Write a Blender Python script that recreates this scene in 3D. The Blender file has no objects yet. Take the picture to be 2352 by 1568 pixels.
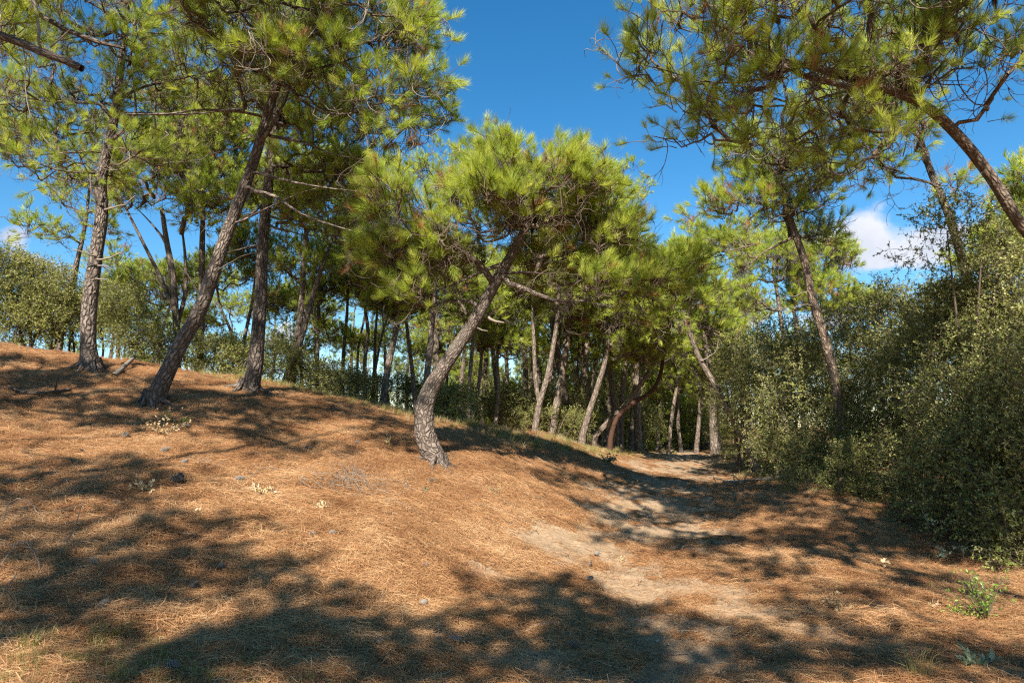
import bpy, math, random
import numpy as np
from mathutils import Vector

# ------------------------------------------------------------------ camera, world, sun
SC = bpy.context.scene
COL = SC.collection
PITCH = math.radians(7.13)
CAM = np.array([0.0, 0.0, 1.6])
FPX = 1568.0                      # focal length in units of a 2352-wide picture (24 mm)
cam_data = bpy.data.cameras.new('camera')
cam_data.lens = 24.0
cam_data.sensor_width = 36.0
cam_data.clip_start = 0.05
cam_data.clip_end = 3000
cam = bpy.data.objects.new('camera', cam_data)
COL.objects.link(cam)
cam.location = CAM
cam.rotation_euler = (math.pi / 2 + PITCH, 0, 0)
SC.camera = cam

SUN_EL = math.radians(42)
SH = np.array([0.20, 0.98])       # horizontal direction in which shadows fall
SH = SH / np.linalg.norm(SH)
sun_dir = np.array([-SH[0] * math.cos(SUN_EL), -SH[1] * math.cos(SUN_EL), math.sin(SUN_EL)])
sd = bpy.data.lights.new('sun', 'SUN')
sd.energy = 5.0
sd.angle = math.radians(0.55)
sd.color = (1.0, 0.93, 0.82)
sun = bpy.data.objects.new('sun', sd)
COL.objects.link(sun)
sun.rotation_euler = Vector(sun_dir).to_track_quat('Z', 'Y').to_euler()

world = bpy.data.worlds.new('World')
SC.world = world
world.use_nodes = True
wn, wl = world.node_tree.nodes, world.node_tree.links
wn.clear()
w_out = wn.new('ShaderNodeOutputWorld')
w_bg = wn.new('ShaderNodeBackground')
w_bg.inputs['Strength'].default_value = 0.073
sky = wn.new('ShaderNodeTexSky')
sky.sky_type = 'NISHITA'
sky.sun_disc = False
sky.sun_elevation = SUN_EL
sky.sun_rotation = math.atan2(sun_dir[0], sun_dir[1])
sky.altitude = 20
sky.air_density = 1.0
sky.dust_density = 0.0
sky.ozone_density = 3.0
hsv = wn.new('ShaderNodeHueSaturation')
hsv.inputs['Hue'].default_value = 0.494
hsv.inputs['Saturation'].default_value = 1.33
hsv.inputs['Value'].default_value = 1.0
wl.new(sky.outputs[0], hsv.inputs['Color'])

def pix_dir(px, py):
    u, v = (px - 1176) / FPX, (784 - py) / FPX
    c, s = math.cos(PITCH), math.sin(PITCH)
    return np.array([u, c - v * s, s + v * c])

# fair-weather clouds, laid out by direction over the whole sky
geo = wn.new('ShaderNodeTexCoord')
nz = wn.new('ShaderNodeTexNoise')
nz.inputs['Scale'].default_value = 9.0
nz.inputs['Detail'].default_value = 8
nz.inputs['Roughness'].default_value = 0.55
wl.new(geo.outputs['Generated'], nz.inputs['Vector'])
warp = wn.new('ShaderNodeVectorMath'); warp.operation = 'MULTIPLY_ADD'
wl.new(nz.outputs['Color'], warp.inputs[0])
warp.inputs[1].default_value = (0.10, 0.10, 0.10)
wl.new(geo.outputs['Generated'], warp.inputs[2])
def wmath(op, a, b=None, clamp=False):
    n = wn.new('ShaderNodeMath'); n.operation = op; n.use_clamp = clamp
    for i, v in enumerate((a, b)):
        if v is None: continue
        if isinstance(v, (int, float)): n.inputs[i].default_value = v
        else: wl.new(v, n.inputs[i])
    return n.outputs[0]
cloud_spots = [(1985, 555, .060, .036), (2090, 565, .056, .027), (2010, 515, .032, .032), (2140, 560, .045, .022), (2050, 590, .07, .016), (1920, 590, .03, .018),
               (2130, 585, .028, .016), (10, 560, .022, .016), (100, 625, .03, .013), (40, 600, .03, .01),
               (1160, 715, .05, .014), (625, 770, .03, .012), (1900, 735, .04, .014), (1750, 735, .03, .010),
               (-500, 500, .10, .05), (-900, 300, .12, .05), (2900, 420, .10, .05), (3500, 300, .1, .05)]
tot = None
for (px, py, rx, ry) in cloud_spots:
    d = pix_dir(px, py); d /= np.linalg.norm(d)
    sub = wn.new('ShaderNodeVectorMath'); sub.operation = 'SUBTRACT'
    wl.new(warp.outputs[0], sub.inputs[0]); sub.inputs[1].default_value = tuple(d + 0.05)
    scl = wn.new('ShaderNodeVectorMath'); scl.operation = 'MULTIPLY'
    wl.new(sub.outputs[0], scl.inputs[0]); scl.inputs[1].default_value = (1 / rx, 1 / rx, 1 / ry)
    ln = wn.new('ShaderNodeVectorMath'); ln.operation = 'LENGTH'
    wl.new(scl.outputs[0], ln.inputs[0])
    m = wmath('SUBTRACT', 1.25, ln.outputs['Value'], True)
    tot = m if tot is None else wmath('MAXIMUM', tot, m)
nz2 = wn.new('ShaderNodeTexNoise')
nz2.inputs['Scale'].default_value = 26.0
nz2.inputs['Detail'].default_value = 6
wl.new(geo.outputs['Generated'], nz2.inputs['Vector'])
dens = wmath('MULTIPLY', wmath('SUBTRACT', wmath('ADD', tot, wmath('MULTIPLY', nz2.outputs['Fac'], 0.9)), 0.55), 1.9, True)
dens = wmath('MULTIPLY', dens, wmath('MULTIPLY', tot, 3.0, True), True)
cshade = wn.new('ShaderNodeValToRGB')
cshade.color_ramp.elements[0].position = 0.35; cshade.color_ramp.elements[0].color = (3.7, 3.95, 4.7, 1)
cshade.color_ramp.elements[1].position = 0.65; cshade.color_ramp.elements[1].color = (5.6, 5.6, 5.8, 1)
wl.new(nz.outputs['Fac'], cshade.inputs['Fac'])
mixc = wn.new('ShaderNodeMixRGB')
wl.new(wmath('MULTIPLY', dens, 0.93), mixc.inputs['Fac'])
wl.new(hsv.outputs[0], mixc.inputs['Color1'])
wl.new(cshade.outputs[0], mixc.inputs['Color2'])
wl.new(mixc.outputs[0], w_bg.inputs['Color'])
wl.new(w_bg.outputs[0], w_out.inputs[0])

SC.view_settings.view_transform = 'Standard'
SC.view_settings.look = 'None'
SC.view_settings.exposure = 1.3
SC.view_settings.gamma = 1.0
SC.view_settings.use_curve_mapping = False
SC.cycles.use_denoising = False
SC.cycles.filter_width = 1.25
SC.cycles.max_bounces = 7
SC.cycles.diffuse_bounces = 2
SC.cycles.transmission_bounces = 4
SC.cycles.transparent_max_bounces = 4
SC.cycles.caustics_reflective = False
SC.cycles.caustics_refractive = False

# ------------------------------------------------------------------ helpers
def W(px, py, Y):
    """world point seen at (px, py) of the 2352-wide picture, at world distance Y"""
    d = pix_dir(px, py)
    return CAM + d * (Y / d[1])

def px2m(Y):
    return Y / FPX

def tag(o, label=None, cat=None, group=None, kind=None):
    if label: o['label'] = label
    if cat: o['category'] = cat
    if group: o['group'] = group
    if kind: o['kind'] = kind
    return o

def empty(name, loc, parent=None):
    o = bpy.data.objects.new(name, None)
    o.empty_display_size = 0.2
    COL.objects.link(o)
    o.location = loc
    if parent: o.parent = parent
    return o

def mesh_from(name, V, F, mats, mi=None, smooth=True, attrs=None):
    me = bpy.data.meshes.new(name)
    me.from_pydata([tuple(v) for v in V] if not isinstance(V, np.ndarray) else V.tolist(), [], F)
    for m in mats: me.materials.append(m)
    if mi is not None: me.polygons.foreach_set('material_index', np.asarray(mi, dtype=np.int32))
    if smooth: me.polygons.foreach_set('use_smooth', np.ones(len(me.polygons), dtype=bool))
    for k, (typ, arr) in (attrs or {}).items():
        a = me.attributes.new(k, typ, 'POINT')
        a.data.foreach_set('vector' if typ == 'FLOAT_VECTOR' else 'value', np.asarray(arr, dtype=np.float32).ravel())
    me.update()
    return me

def link(name, me, parent=None, loc=None):
    o = bpy.data.objects.new(name, me)
    COL.objects.link(o)
    if parent: o.parent = parent
    if loc is not None: o.location = loc
    return o

# value noise
def _h(ix, iy, s):
    n = (ix * 374761393 + iy * 668265263 + s * 974634777) & 0x7fffffff
    n = ((n ^ (n >> 13)) * 1274126177) & 0x7fffffff
    return ((n ^ (n >> 16)) & 0xffff) / 65535.0
def vnoise(x, y, s=0):
    x = np.asarray(x, float); y = np.asarray(y, float)
    ix, iy = np.floor(x).astype(np.int64), np.floor(y).astype(np.int64)
    fx, fy = x - ix, y - iy
    fx, fy = fx * fx * (3 - 2 * fx), fy * fy * (3 - 2 * fy)
    a, b, c, d = _h(ix, iy, s), _h(ix + 1, iy, s), _h(ix, iy + 1, s), _h(ix + 1, iy + 1, s)
    return (a * (1 - fx) + b * fx) * (1 - fy) + (c * (1 - fx) + d * fx) * fy
def fbm(x, y, s=0, o=4):
    t, a, k = 0, 0.5, 0
    for i in range(o):
        t = t + a * vnoise(np.asarray(x) * 2 ** i, np.asarray(y) * 2 ** i, s + i); k += a; a *= .5
    return t / k

# ------------------------------------------------------------------ materials
def new_mat(name):
    m = bpy.data.materials.new(name)
    m.use_nodes = True
    nt = m.node_tree
    nt.nodes.clear()
    out = nt.nodes.new('ShaderNodeOutputMaterial')
    return m, nt, out

class NT:
    def __init__(s, nt): s.nt = nt; s.N = nt.nodes; s.L = nt.links
    def node(s, t, **k):
        n = s.N.new(t)
        for a, b in k.items(): setattr(n, a, b)
        return n
    def put(s, sock, v):
        if v is None: return
        if hasattr(v, 'is_linked') or hasattr(v, 'links'): s.L.new(v, sock)
        else: sock.default_value = v
    def math(s, op, a, b=None, clamp=False):
        n = s.node('ShaderNodeMath', operation=op, use_clamp=clamp)
        s.put(n.inputs[0], a); s.put(n.inputs[1], b)
        return n.outputs[0]
    def noise(s, vec, scale, detail=3, rough=.55, out='Fac'):
        n = s.node('ShaderNodeTexNoise')
        s.put(n.inputs['Vector'], vec); n.inputs['Scale'].default_value = scale
        n.inputs['Detail'].default_value = detail; n.inputs['Roughness'].default_value = rough
        return n.outputs[out]
    def ramp(s, fac, stops):
        n = s.node('ShaderNodeValToRGB')
        e = n.color_ramp.elements
        while len(e) < len(stops): e.new(0.5)
        for i, (p, c) in enumerate(stops):
            e[i].position = p; e[i].color = (*c, 1) if len(c) == 3 else c
        s.put(n.inputs['Fac'], fac)
        return n.outputs['Color']
    def mix(s, fac, a, b, mode='MIX'):
        n = s.node('ShaderNodeMixRGB', blend_type=mode)
        s.put(n.inputs['Fac'], fac)
        s.put(n.inputs['Color1'], (*a, 1) if isinstance(a, tuple) and len(a) == 3 else a)
        s.put(n.inputs['Color2'], (*b, 1) if isinstance(b, tuple) and len(b) == 3 else b)
        return n.outputs[0]
    def mapping(s, vec, scale=(1, 1, 1), rot=(0, 0, 0)):
        n = s.node('ShaderNodeMapping')
        s.put(n.inputs['Vector'], vec); n.inputs['Scale'].default_value = scale; n.inputs['Rotation'].default_value = rot
        return n.outputs[0]
    def bump(s, h, strength, dist, normal=None):
        n = s.node('ShaderNodeBump')
        s.put(n.inputs['Height'], h); n.inputs['Strength'].default_value = strength; n.inputs['Distance'].default_value = dist
        s.put(n.inputs['Normal'], normal)
        return n.outputs[0]

def bark_material(name, dark, mid, light, plate=9.0, depth=0.02):
    m, nt, out = new_mat(name); T = NT(nt)
    at = T.node('ShaderNodeAttribute', attribute_name='bk').outputs['Vector']
    rnd = T.node('ShaderNodeObjectInfo').outputs['Random']
    wp = T.noise(at, 3.0, 3, .6, 'Color')
    add = T.node('ShaderNodeVectorMath', operation='MULTIPLY_ADD')
    T.put(add.inputs[0], wp); add.inputs[1].default_value = (.16, .16, .16); T.put(add.inputs[2], at)
    mp = T.mapping(add.outputs[0], (plate * 2.6, plate * 2.6, plate * .8))
    vo = T.node('ShaderNodeTexVoronoi', feature='DISTANCE_TO_EDGE'); T.put(vo.inputs['Vector'], mp); vo.inputs['Scale'].default_value = 1
    vc = T.node('ShaderNodeTexVoronoi', feature='F1'); T.put(vc.inputs['Vector'], mp); vc.inputs['Scale'].default_value = 1
    edge = T.math('MULTIPLY', vo.outputs['Distance'], 3.6, True)
    fine = T.noise(T.mapping(at, (40, 40, 14)), 1, 4, .65)
    big = T.noise(at, 1.6, 2)
    c = T.ramp(fine, [(.25, mid), (.72, light)])
    c = T.mix(.55, c, T.ramp(vc.outputs['Color'], [(.0, mid), (1.0, light)]))
    c = T.mix(T.math('MULTIPLY', T.math('SUBTRACT', 1.0, T.math('POWER', edge, .6), True), .85), c, dark)
    c = T.mix(T.ramp(big, [(.5, (0, 0, 0)), (.75, (.35, .35, .35))]), c, (.20, .19, .155))
    hv = T.node('ShaderNodeHueSaturation'); T.put(hv.inputs['Color'], c)
    T.put(hv.inputs['Value'], T.math('ADD', .82, T.math('MULTIPLY', rnd, .36)))
    b = T.node('ShaderNodeBsdfPrincipled'); T.put(b.inputs['Base Color'], hv.outputs[0])
    b.inputs['Roughness'].default_value = .88
    b.inputs['Specular IOR Level'].default_value = .2
    h = T.math('ADD', edge, T.math('MULTIPLY', fine, .35))
    T.put(b.inputs['Normal'], T.bump(h, .9, depth))
    nt.links.new(b.outputs[0], out.inputs[0])
    return m

M_BARK = bark_material('pine_bark', (.030, .022, .018), (.15, .115, .09), (.30, .24, .195), plate=13)
M_BARK_OLD = bark_material('furrowed_pine_bark', (.026, .02, .017), (.13, .10, .08), (.28, .225, .185), plate=8.5, depth=.035)
M_BARK_RED = bark_material('pine_bark_warm', (.035, .022, .014), (.165, .115, .085), (.31, .235, .175))
M_BARK_FAR = bark_material('pine_bark_far', (.04, .03, .024), (.17, .13, .10), (.30, .235, .185), plate=6)

def plain(name, col, rough=.8, var=.3, col2=None):
    m, nt, out = new_mat(name); T = NT(nt)
    rnd = T.node('ShaderNodeObjectInfo').outputs['Random']
    co = T.node('ShaderNodeTexCoord').outputs['Object']
    n = T.noise(co, 18, 3)
    c = T.mix(T.math('MULTIPLY', T.math('ADD', n, rnd), .5, True), col, col2 or tuple(x * (1 - var) for x in col))
    b = T.node('ShaderNodeBsdfPrincipled'); T.put(b.inputs['Base Color'], c)
    b.inputs['Roughness'].default_value = rough; b.inputs['Specular IOR Level'].default_value = .2
    nt.links.new(b.outputs[0], out.inputs[0])
    return m

M_TWIG = plain('twig_bark', (.17, .125, .09), .85, .5)
M_DEAD = plain('dead_grey_wood', (.27, .225, .18), .85, .4)
M_RED_WOOD = plain('stripped_red_wood', (.085, .042, .026), .85, .6, (.03, .022, .018))
M_CONE = plain('cone_scales', (.20, .15, .11), .8, .6)
M_CONE_GREY = plain('weathered_cone', (.30, .26, .22), .85, .5)

def leaf_material(name, cols, trans=.35, rough=.5, spec=.35, tcol=(1.25, 1.25, .6)):
    m, nt, out = new_mat(name); T = NT(nt)
    rnd = T.node('ShaderNodeObjectInfo').outputs['Random']
    at = T.node('ShaderNodeAttribute', attribute_name='lv').outputs['Fac']
    k = T.math('ADD', T.math('MULTIPLY', rnd, .6), T.math('MULTIPLY', at, .4))
    if name == 'fallen_needles':
        pos = T.node('ShaderNodeNewGeometry').outputs['Position']
        k = T.math('ADD', T.math('MULTIPLY', k, .72), T.math('SUBTRACT', T.noise(pos, 1.3, 4, .6), .36))
    c = T.ramp(k, [(i / (len(cols) - 1) * .8 + .1, cc) for i, cc in enumerate(cols)])
    b = T.node('ShaderNodeBsdfPrincipled'); T.put(b.inputs['Base Color'], c)
    b.inputs['Roughness'].default_value = rough; b.inputs['Specular IOR Level'].default_value = spec
    t = T.node('ShaderNodeBsdfTranslucent')
    T.put(t.inputs['Color'], T.mix(1.0, c, (*tcol, 1), 'MULTIPLY'))
    mx = T.node('ShaderNodeMixShader'); mx.inputs[0].default_value = trans
    nt.links.new(b.outputs[0], mx.inputs[1]); nt.links.new(t.outputs[0], mx.inputs[2])
    nt.links.new(mx.outputs[0], out.inputs[0])
    return m

M_NEEDLE = leaf_material('pine_needles', [(.20, .26, .045), (.33, .41, .06), (.44, .50, .08), (.56, .56, .13)], .45)
M_NEEDLE_BROWN = leaf_material('dead_needles', [(.22, .10, .035), (.36, .17, .06), (.42, .26, .10)], .3)
M_OAK = leaf_material('holm_oak_leaves', [(.07, .095, .022), (.17, .195, .045), (.31, .32, .09), (.47, .45, .20)], .25, .55, .2)
M_OAK_BR = leaf_material('bright_bush_leaves', [(.13, .16, .035), (.25, .28, .06), (.42, .42, .13)], .35, .45, .4)
M_LIME = leaf_material('young_lime_leaves', [(.16, .28, .04), (.28, .42, .06), (.36, .45, .10)], .4, .4, .4)
M_SILVER = leaf_material('grey_green_leaves', [(.15, .20, .12), (.24, .28, .18), (.34, .37, .25)], .25, .6, .3)
M_GRASS = leaf_material('grass_blades', [(.16, .17, .05), (.26, .26, .08), (.42, .36, .15)], .4)
M_STRAW = leaf_material('straw', [(.34, .24, .12), (.50, .38, .20), (.60, .48, .28)], .25)
M_DRYLEAF = leaf_material('dry_curled_leaves', [(.45, .32, .17), (.60, .46, .27), (.68, .55, .36)], .25)
M_LITTER = leaf_material('fallen_needles', [(.11, .042, .018), (.30, .142, .060), (.49, .27, .12), (.65, .44, .25)], .12, .55, .3, (1, 1, 1))

# ------------------------------------------------------------------ terrain
ctrl = []
def cp(px, py, Y): ctrl.append(W(px, py, Y))
for a in [(0, 1568, 3.6), (0, 1200, 5.8), (0, 1000, 8.2), (0, 870, 11), (0, 792, 13.2),
          (205, 845, 12), (355, 925, 10.6), (572, 900, 12.4), (1000, 1057, 10),
          (600, 1568, 4.0), (600, 1250, 6.0), (600, 1050, 8.8), (300, 1100, 7.2), (300, 1350, 5.0),
          (1176, 1568, 4.45), (1176, 1250, 7.9), (1176, 1120, 9.9), (1400, 1150, 11.4), (900, 1200, 7.4), (900, 1400, 5.4), (1400, 1060, 16.6),
          (300, 832, 14), (440, 852, 14.2), (700, 895, 14.8), (850, 930, 15), (1000, 965, 15), (1150, 988, 14.2),
          (1300, 1008, 17), (1430, 1032, 23.5), (1300, 1060, 13.4),
          (1530, 1037, 30), (1620, 1037, 29), (1700, 1052, 21.5), (1850, 1110, 13), (2050, 1170, 10.5), (2200, 1290, 8.2),
          (2352, 1350, 7.1), (1560, 1100, 15.2), (1480, 1150, 11.9), (1650, 1150, 11.8), (1450, 1250, 8.8), (1800, 1250, 8.8), (1560, 1062, 21),
          (1700, 1568, 4.35), (2352, 1568, 4.2)]:
    cp(*a)
ctrl += [np.array(p) for p in [(-10, 17, 2.7), (-7, 18, 2.3), (-4, 18.5, 1.75), (-1, 19, 1.35), (1.2, 20.5, 1.15), (3.6, 26, .6),
         (-14, 22, 2.2), (-8, 25, 1.3), (0, 27, 1.0), (4, 30, .8), (-16, 35, .8), (0, 38, .6), (14, 38, .6), (25, 30, .7),
         (9, 14, .5), (11, 22, .6), (14, 10, .5), (8, 5, .1), (16, 0, .3), (3, 0, -.02), (0, 0, .0), (-3, 0, .55), (-6, 2, 1.3), (-9, 6, 2.3),
         (-13, 12, 3.3), (-18, 15, 3.2), (-12, 0, 2.4), (-3, -8, .3), (-8, -8, 1.2), (3, -8, 0), (12, -10, .2), (-25, 0, 2.5), (-25, 25, 1.8),
         (30, 0, .5), (0, -30, .3), (-25, -25, 1.0), (25, -25, .3), (-30, 50, .6), (0, 60, .5), (30, 55, .6), (-60, 20, 1), (60, 20, .6),
         (-60, -40, .6), (60, -40, .4), (0, -60, .3), (-50, 90, .5), (50, 90, .5), (0, 110, .5)]]
CP = np.array(ctrl)
def _tps(r2):
    return 0.5 * r2 * np.log(np.maximum(r2, 1e-12))
_n = len(CP)
_K = _tps(((CP[:, None, :2] - CP[None, :, :2]) ** 2).sum(-1)) + np.eye(_n) * 0.35
_Pm = np.c_[np.ones(_n), CP[:, :2]]
_A = np.block([[_K, _Pm], [_Pm.T, np.zeros((3, 3))]])
_sol = np.linalg.solve(_A, np.r_[CP[:, 2], 0, 0, 0])
def base_h(x, y):
    x = np.asarray(x, float); y = np.asarray(y, float)
    sh = x.shape; x = x.ravel(); y = y.ravel()
    out = np.empty(len(x))
    for i in range(0, len(x), 40000):
        a, b = x[i:i + 40000], y[i:i + 40000]
        r2 = (a[:, None] - CP[None, :, 0]) ** 2 + (b[:, None] - CP[None, :, 1]) ** 2
        out[i:i + 40000] = _tps(r2) @ _sol[:_n] + _sol[_n] + _sol[_n + 1] * a + _sol[_n + 2] * b
    r = np.hypot(x, y)
    k = np.clip((r - 60) / 50, 0, 1)
    out = out * (1 - k) + 0.4 * k
    return out.reshape(sh)

def path_x(y):
    return np.interp(y, [-20, 0, 4.5, 9, 12, 15, 21, 30, 60], [-1.5, .3, 1.15, 1.9, 2.7, 3.6, 5.3, 7.0, 13])
SAND = []     # bare patches: ground points of the foreground (flat there), radius across and along
for px, py, rx, ry in [(1500, 1490, .75, .5), (1330, 1530, .5, .35), (1440, 1350, .3, .45), (1480, 1420, .35, .3), (1630, 1300, .3, .3), (1740, 1400, .4, .22), (1860, 1440, .3, .16),
                       (1640, 1540, .45, .3), (1180, 1500, .35, .16), (600, 1550, .3, .13), (1250, 1250, .5, .4), (1350, 1240, .4, .5), (1130, 1340, .35, .25), (1480, 1215, .5, .5), (1950, 1480, .3, .14),
                       (1400, 1200, .4, .4), (1020, 1420, .3, .12), (1560, 1180, .5, .6)]:
    d = pix_dir(px, py); t = -1.6 / d[2]
    k = (.98 if px > 1400 else .93 if px > 1100 else .86) if py > 1300 else .86
    SAND.append((d[0] * t * k, d[1] * t * k, rx, ry, 1.0 if py > 1280 else .6))
def sand_amount(x, y):
    """0 = deep needle litter, 1 = bare trodden sand"""
    d = x - path_x(y)
    core = np.exp(-(d / 1.5) ** 2) * np.interp(y, [5, 8, 12, 22], [0, .3, .62, .85])
    for (cx, cy, rx, ry, w) in SAND:
        core = core + w * np.exp(-((x - cx) / rx) ** 2 - ((y - cy) / ry) ** 2)
    n = fbm(x * 1.6 + 9, y * 1.3 + 3, 5, 4)
    n2 = fbm(x * 5.2, y * 4.2, 15, 4)
    return np.clip(np.minimum(core * 1.7, 1.4) * 1.2 + (n - .5) * 1.9 + (n2 - .5) * 3.4 - .56, 0, 1) * np.clip(core * 3.5, 0, 1)

def H(x, y):
    x = np.asarray(x, float); y = np.asarray(y, float)
    r = np.hypot(x, y)
    amp = np.interp(r, [0, 15, 40], [1, 1.2, 2.5])
    h = base_h(x, y) + (fbm(x * .9, y * .9, 31, 3) - .5) * .10 * amp
    h = h + (fbm(x * 3.2, y * 3.2, 41, 3) - .5) * .11 * (1 - .6 * np.clip(sand_amount(x, y), 0, 1)) - sand_amount(x, y) * .035
    return h
def Hn(x, y):
    e = .12
    dx = (H(x + e, y) - H(x - e, y)) / (2 * e); dy = (H(x, y + e) - H(x, y - e)) / (2 * e)
    n = np.stack([-dx, -dy, np.ones_like(dx)], -1)
    return n / np.linalg.norm(n, axis=-1, keepdims=True)

def ground_material():
    m, nt, out = new_mat('needle_litter_and_sand'); T = NT(nt)
    co = T.node('ShaderNodeTexCoord').outputs['Object']
    sand = T.node('ShaderNodeAttribute', attribute_name='sand').outputs['Fac']
    moss = T.node('ShaderNodeAttribute', attribute_name='moss').outputs['Fac']
    wp = T.noise(co, 1.7, 3, .6, 'Color')
    add = T.node('ShaderNodeVectorMath', operation='MULTIPLY_ADD')
    T.put(add.inputs[0], wp); add.inputs[1].default_value = (.5, .5, .5); T.put(add.inputs[2], co)
    fib = None
    for i, a in enumerate((.1, .9, 1.9, 2.6)):
        f = T.noise(T.mapping(add.outputs[0], (9, 150, 9), (0, 0, a)), 1, 2, .5)
        f = T.math('POWER', f, 2.0)
        fib = f if fib is None else T.math('MAXIMUM', fib, f)
    c = T.ramp(fib, [(.22, (.07, .035, .02)), (.34, (.27, .125, .05)), (.46, (.45, .235, .10)), (.62, (.58, .40, .23))])
    pat = T.noise(co, 1.1, 4)
    c = T.mix(T.math('MULTIPLY', pat, .55), c, (.30, .16, .075))
    c = T.mix(T.math('MULTIPLY', moss, T.ramp(T.noise(co, 12, 3), [(.35, (0, 0, 0)), (.6, (.9, .9, .9))])), c, (.15, .15, .04))
    sn = T.noise(co, 60, 3)
    sc = T.mix(sn, (.26, .18, .11), (.38, .275, .175))
    sc = T.mix(T.ramp(T.noise(co, 14, 5, .7), [(.45, (0, 0, 0)), (.62, (.6, .6, .6))]), sc, (.19, .12, .07))
    brk = T.math('ADD', sand, T.math('MULTIPLY', T.math('SUBTRACT', T.noise(co, 9, 5, .65), .5), .9))
    brk = T.math('ADD', brk, T.math('MULTIPLY', T.math('SUBTRACT', .4, fib), .5))
    fac = T.ramp(brk, [(.38, (0, 0, 0)), (.58, (1, 1, 1))])
    c = T.mix(fac, c, sc)
    b = T.node('ShaderNodeBsdfPrincipled'); T.put(b.inputs['Base Color'], c)
    b.inputs['Roughness'].default_value = .92; b.inputs['Specular IOR Level'].default_value = .15
    h = T.math('ADD', T.math('MULTIPLY', fib, T.math('SUBTRACT', 1.15, fac)), T.math('MULTIPLY', T.noise(co, 25, 4, .6), .5))
    T.put(b.inputs['Normal'], T.bump(h, .8, .03))
    nt.links.new(b.outputs[0], out.inputs[0])
    return m

def moss_amount(x, y):
    n = fbm(x * .8, y * .8, 71, 4)
    crest = np.exp(-((y - np.interp(x, [-9, -4, 0, 1.4, 2.6, 4, 6], [14.5, 15, 14.2, 16.4, 19.5, 23, 30])) / 1.5) ** 2) * (x > -6.5) * (x < 7)
    bankr = np.exp(-((x - np.interp(y, [9, 14, 24, 36], [7.2, 6.6, 8.5, 12])) / 1.5) ** 2) * (y > 10.5)
    bl = np.exp(-(((x + 2.2) / 1.0) ** 2 + ((y - 3.7) / .7) ** 2))
    return np.clip((crest + bankr + bl) * 1.3 * (n + .45) - .15, 0, 1)

def build_ground():
    th = np.r_[np.linspace(-.85, .85, 400), np.linspace(.85, 2 * math.pi - .85, 90)[1:-1]]
    rr = np.r_[np.linspace(.0, 2.2, 8)[1:], np.geomspace(2.4, 26, 330), np.geomspace(26.6, 900, 60)]
    R, TH = np.meshgrid(rr, th, indexing='ij')
    x, y = R * np.sin(TH), R * np.cos(TH)
    x, y = np.r_[0, x.ravel()], np.r_[0, y.ravel()]
    z = H(x, y)
    nr, ntn = len(rr), len(th)
    V = np.c_[x, y, z]
    idx = 1 + np.arange(nr * ntn).reshape(nr, ntn)
    a = idx[:-1, :]; b = np.roll(idx, -1, 1)[:-1, :]; c = np.roll(idx, -1, 1)[1:, :]; d = idx[1:, :]
    F = np.stack([a, d, c, b], -1).reshape(-1, 4).tolist()
    F += [[0, int(idx[0, i]), int(idx[0, (i + 1) % ntn])] for i in range(ntn)]
    me = mesh_from('forest_floor', V, F, [ground_material()], attrs={
        'sand': ('FLOAT', sand_amount(x, y)), 'moss': ('FLOAT', moss_amount(x, y))})
    o = link('forest_floor', me)
    tag(o, 'sandy forest floor covered with rust brown pine needles rising to a dune', None, None, 'structure')
    return o
build_ground()

# ------------------------------------------------------------------ tubes
def smooth_line(P, step):
    """Catmull-Rom through the rows of P (any number of columns, the first three xyz)"""
    P = np.asarray(P, float)
    Q = np.vstack([2 * P[0] - P[1], P, 2 * P[-1] - P[-2]])
    out = []
    for i in range(1, len(Q) - 2):
        L = np.linalg.norm(Q[i + 1, :3] - Q[i, :3])
        n = max(1, int(round(L / step)))
        t = (np.arange(n) / n)[:, None]
        a, b, c, d = Q[i - 1], Q[i], Q[i + 1], Q[i + 2]
        out.append(.5 * (2 * b + (c - a) * t + (2 * a - 5 * b + 4 * c - d) * t ** 2 + (3 * b - a - 3 * c + d) * t ** 3))
    out.append(P[-1:])
    return np.vstack(out)

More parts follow.
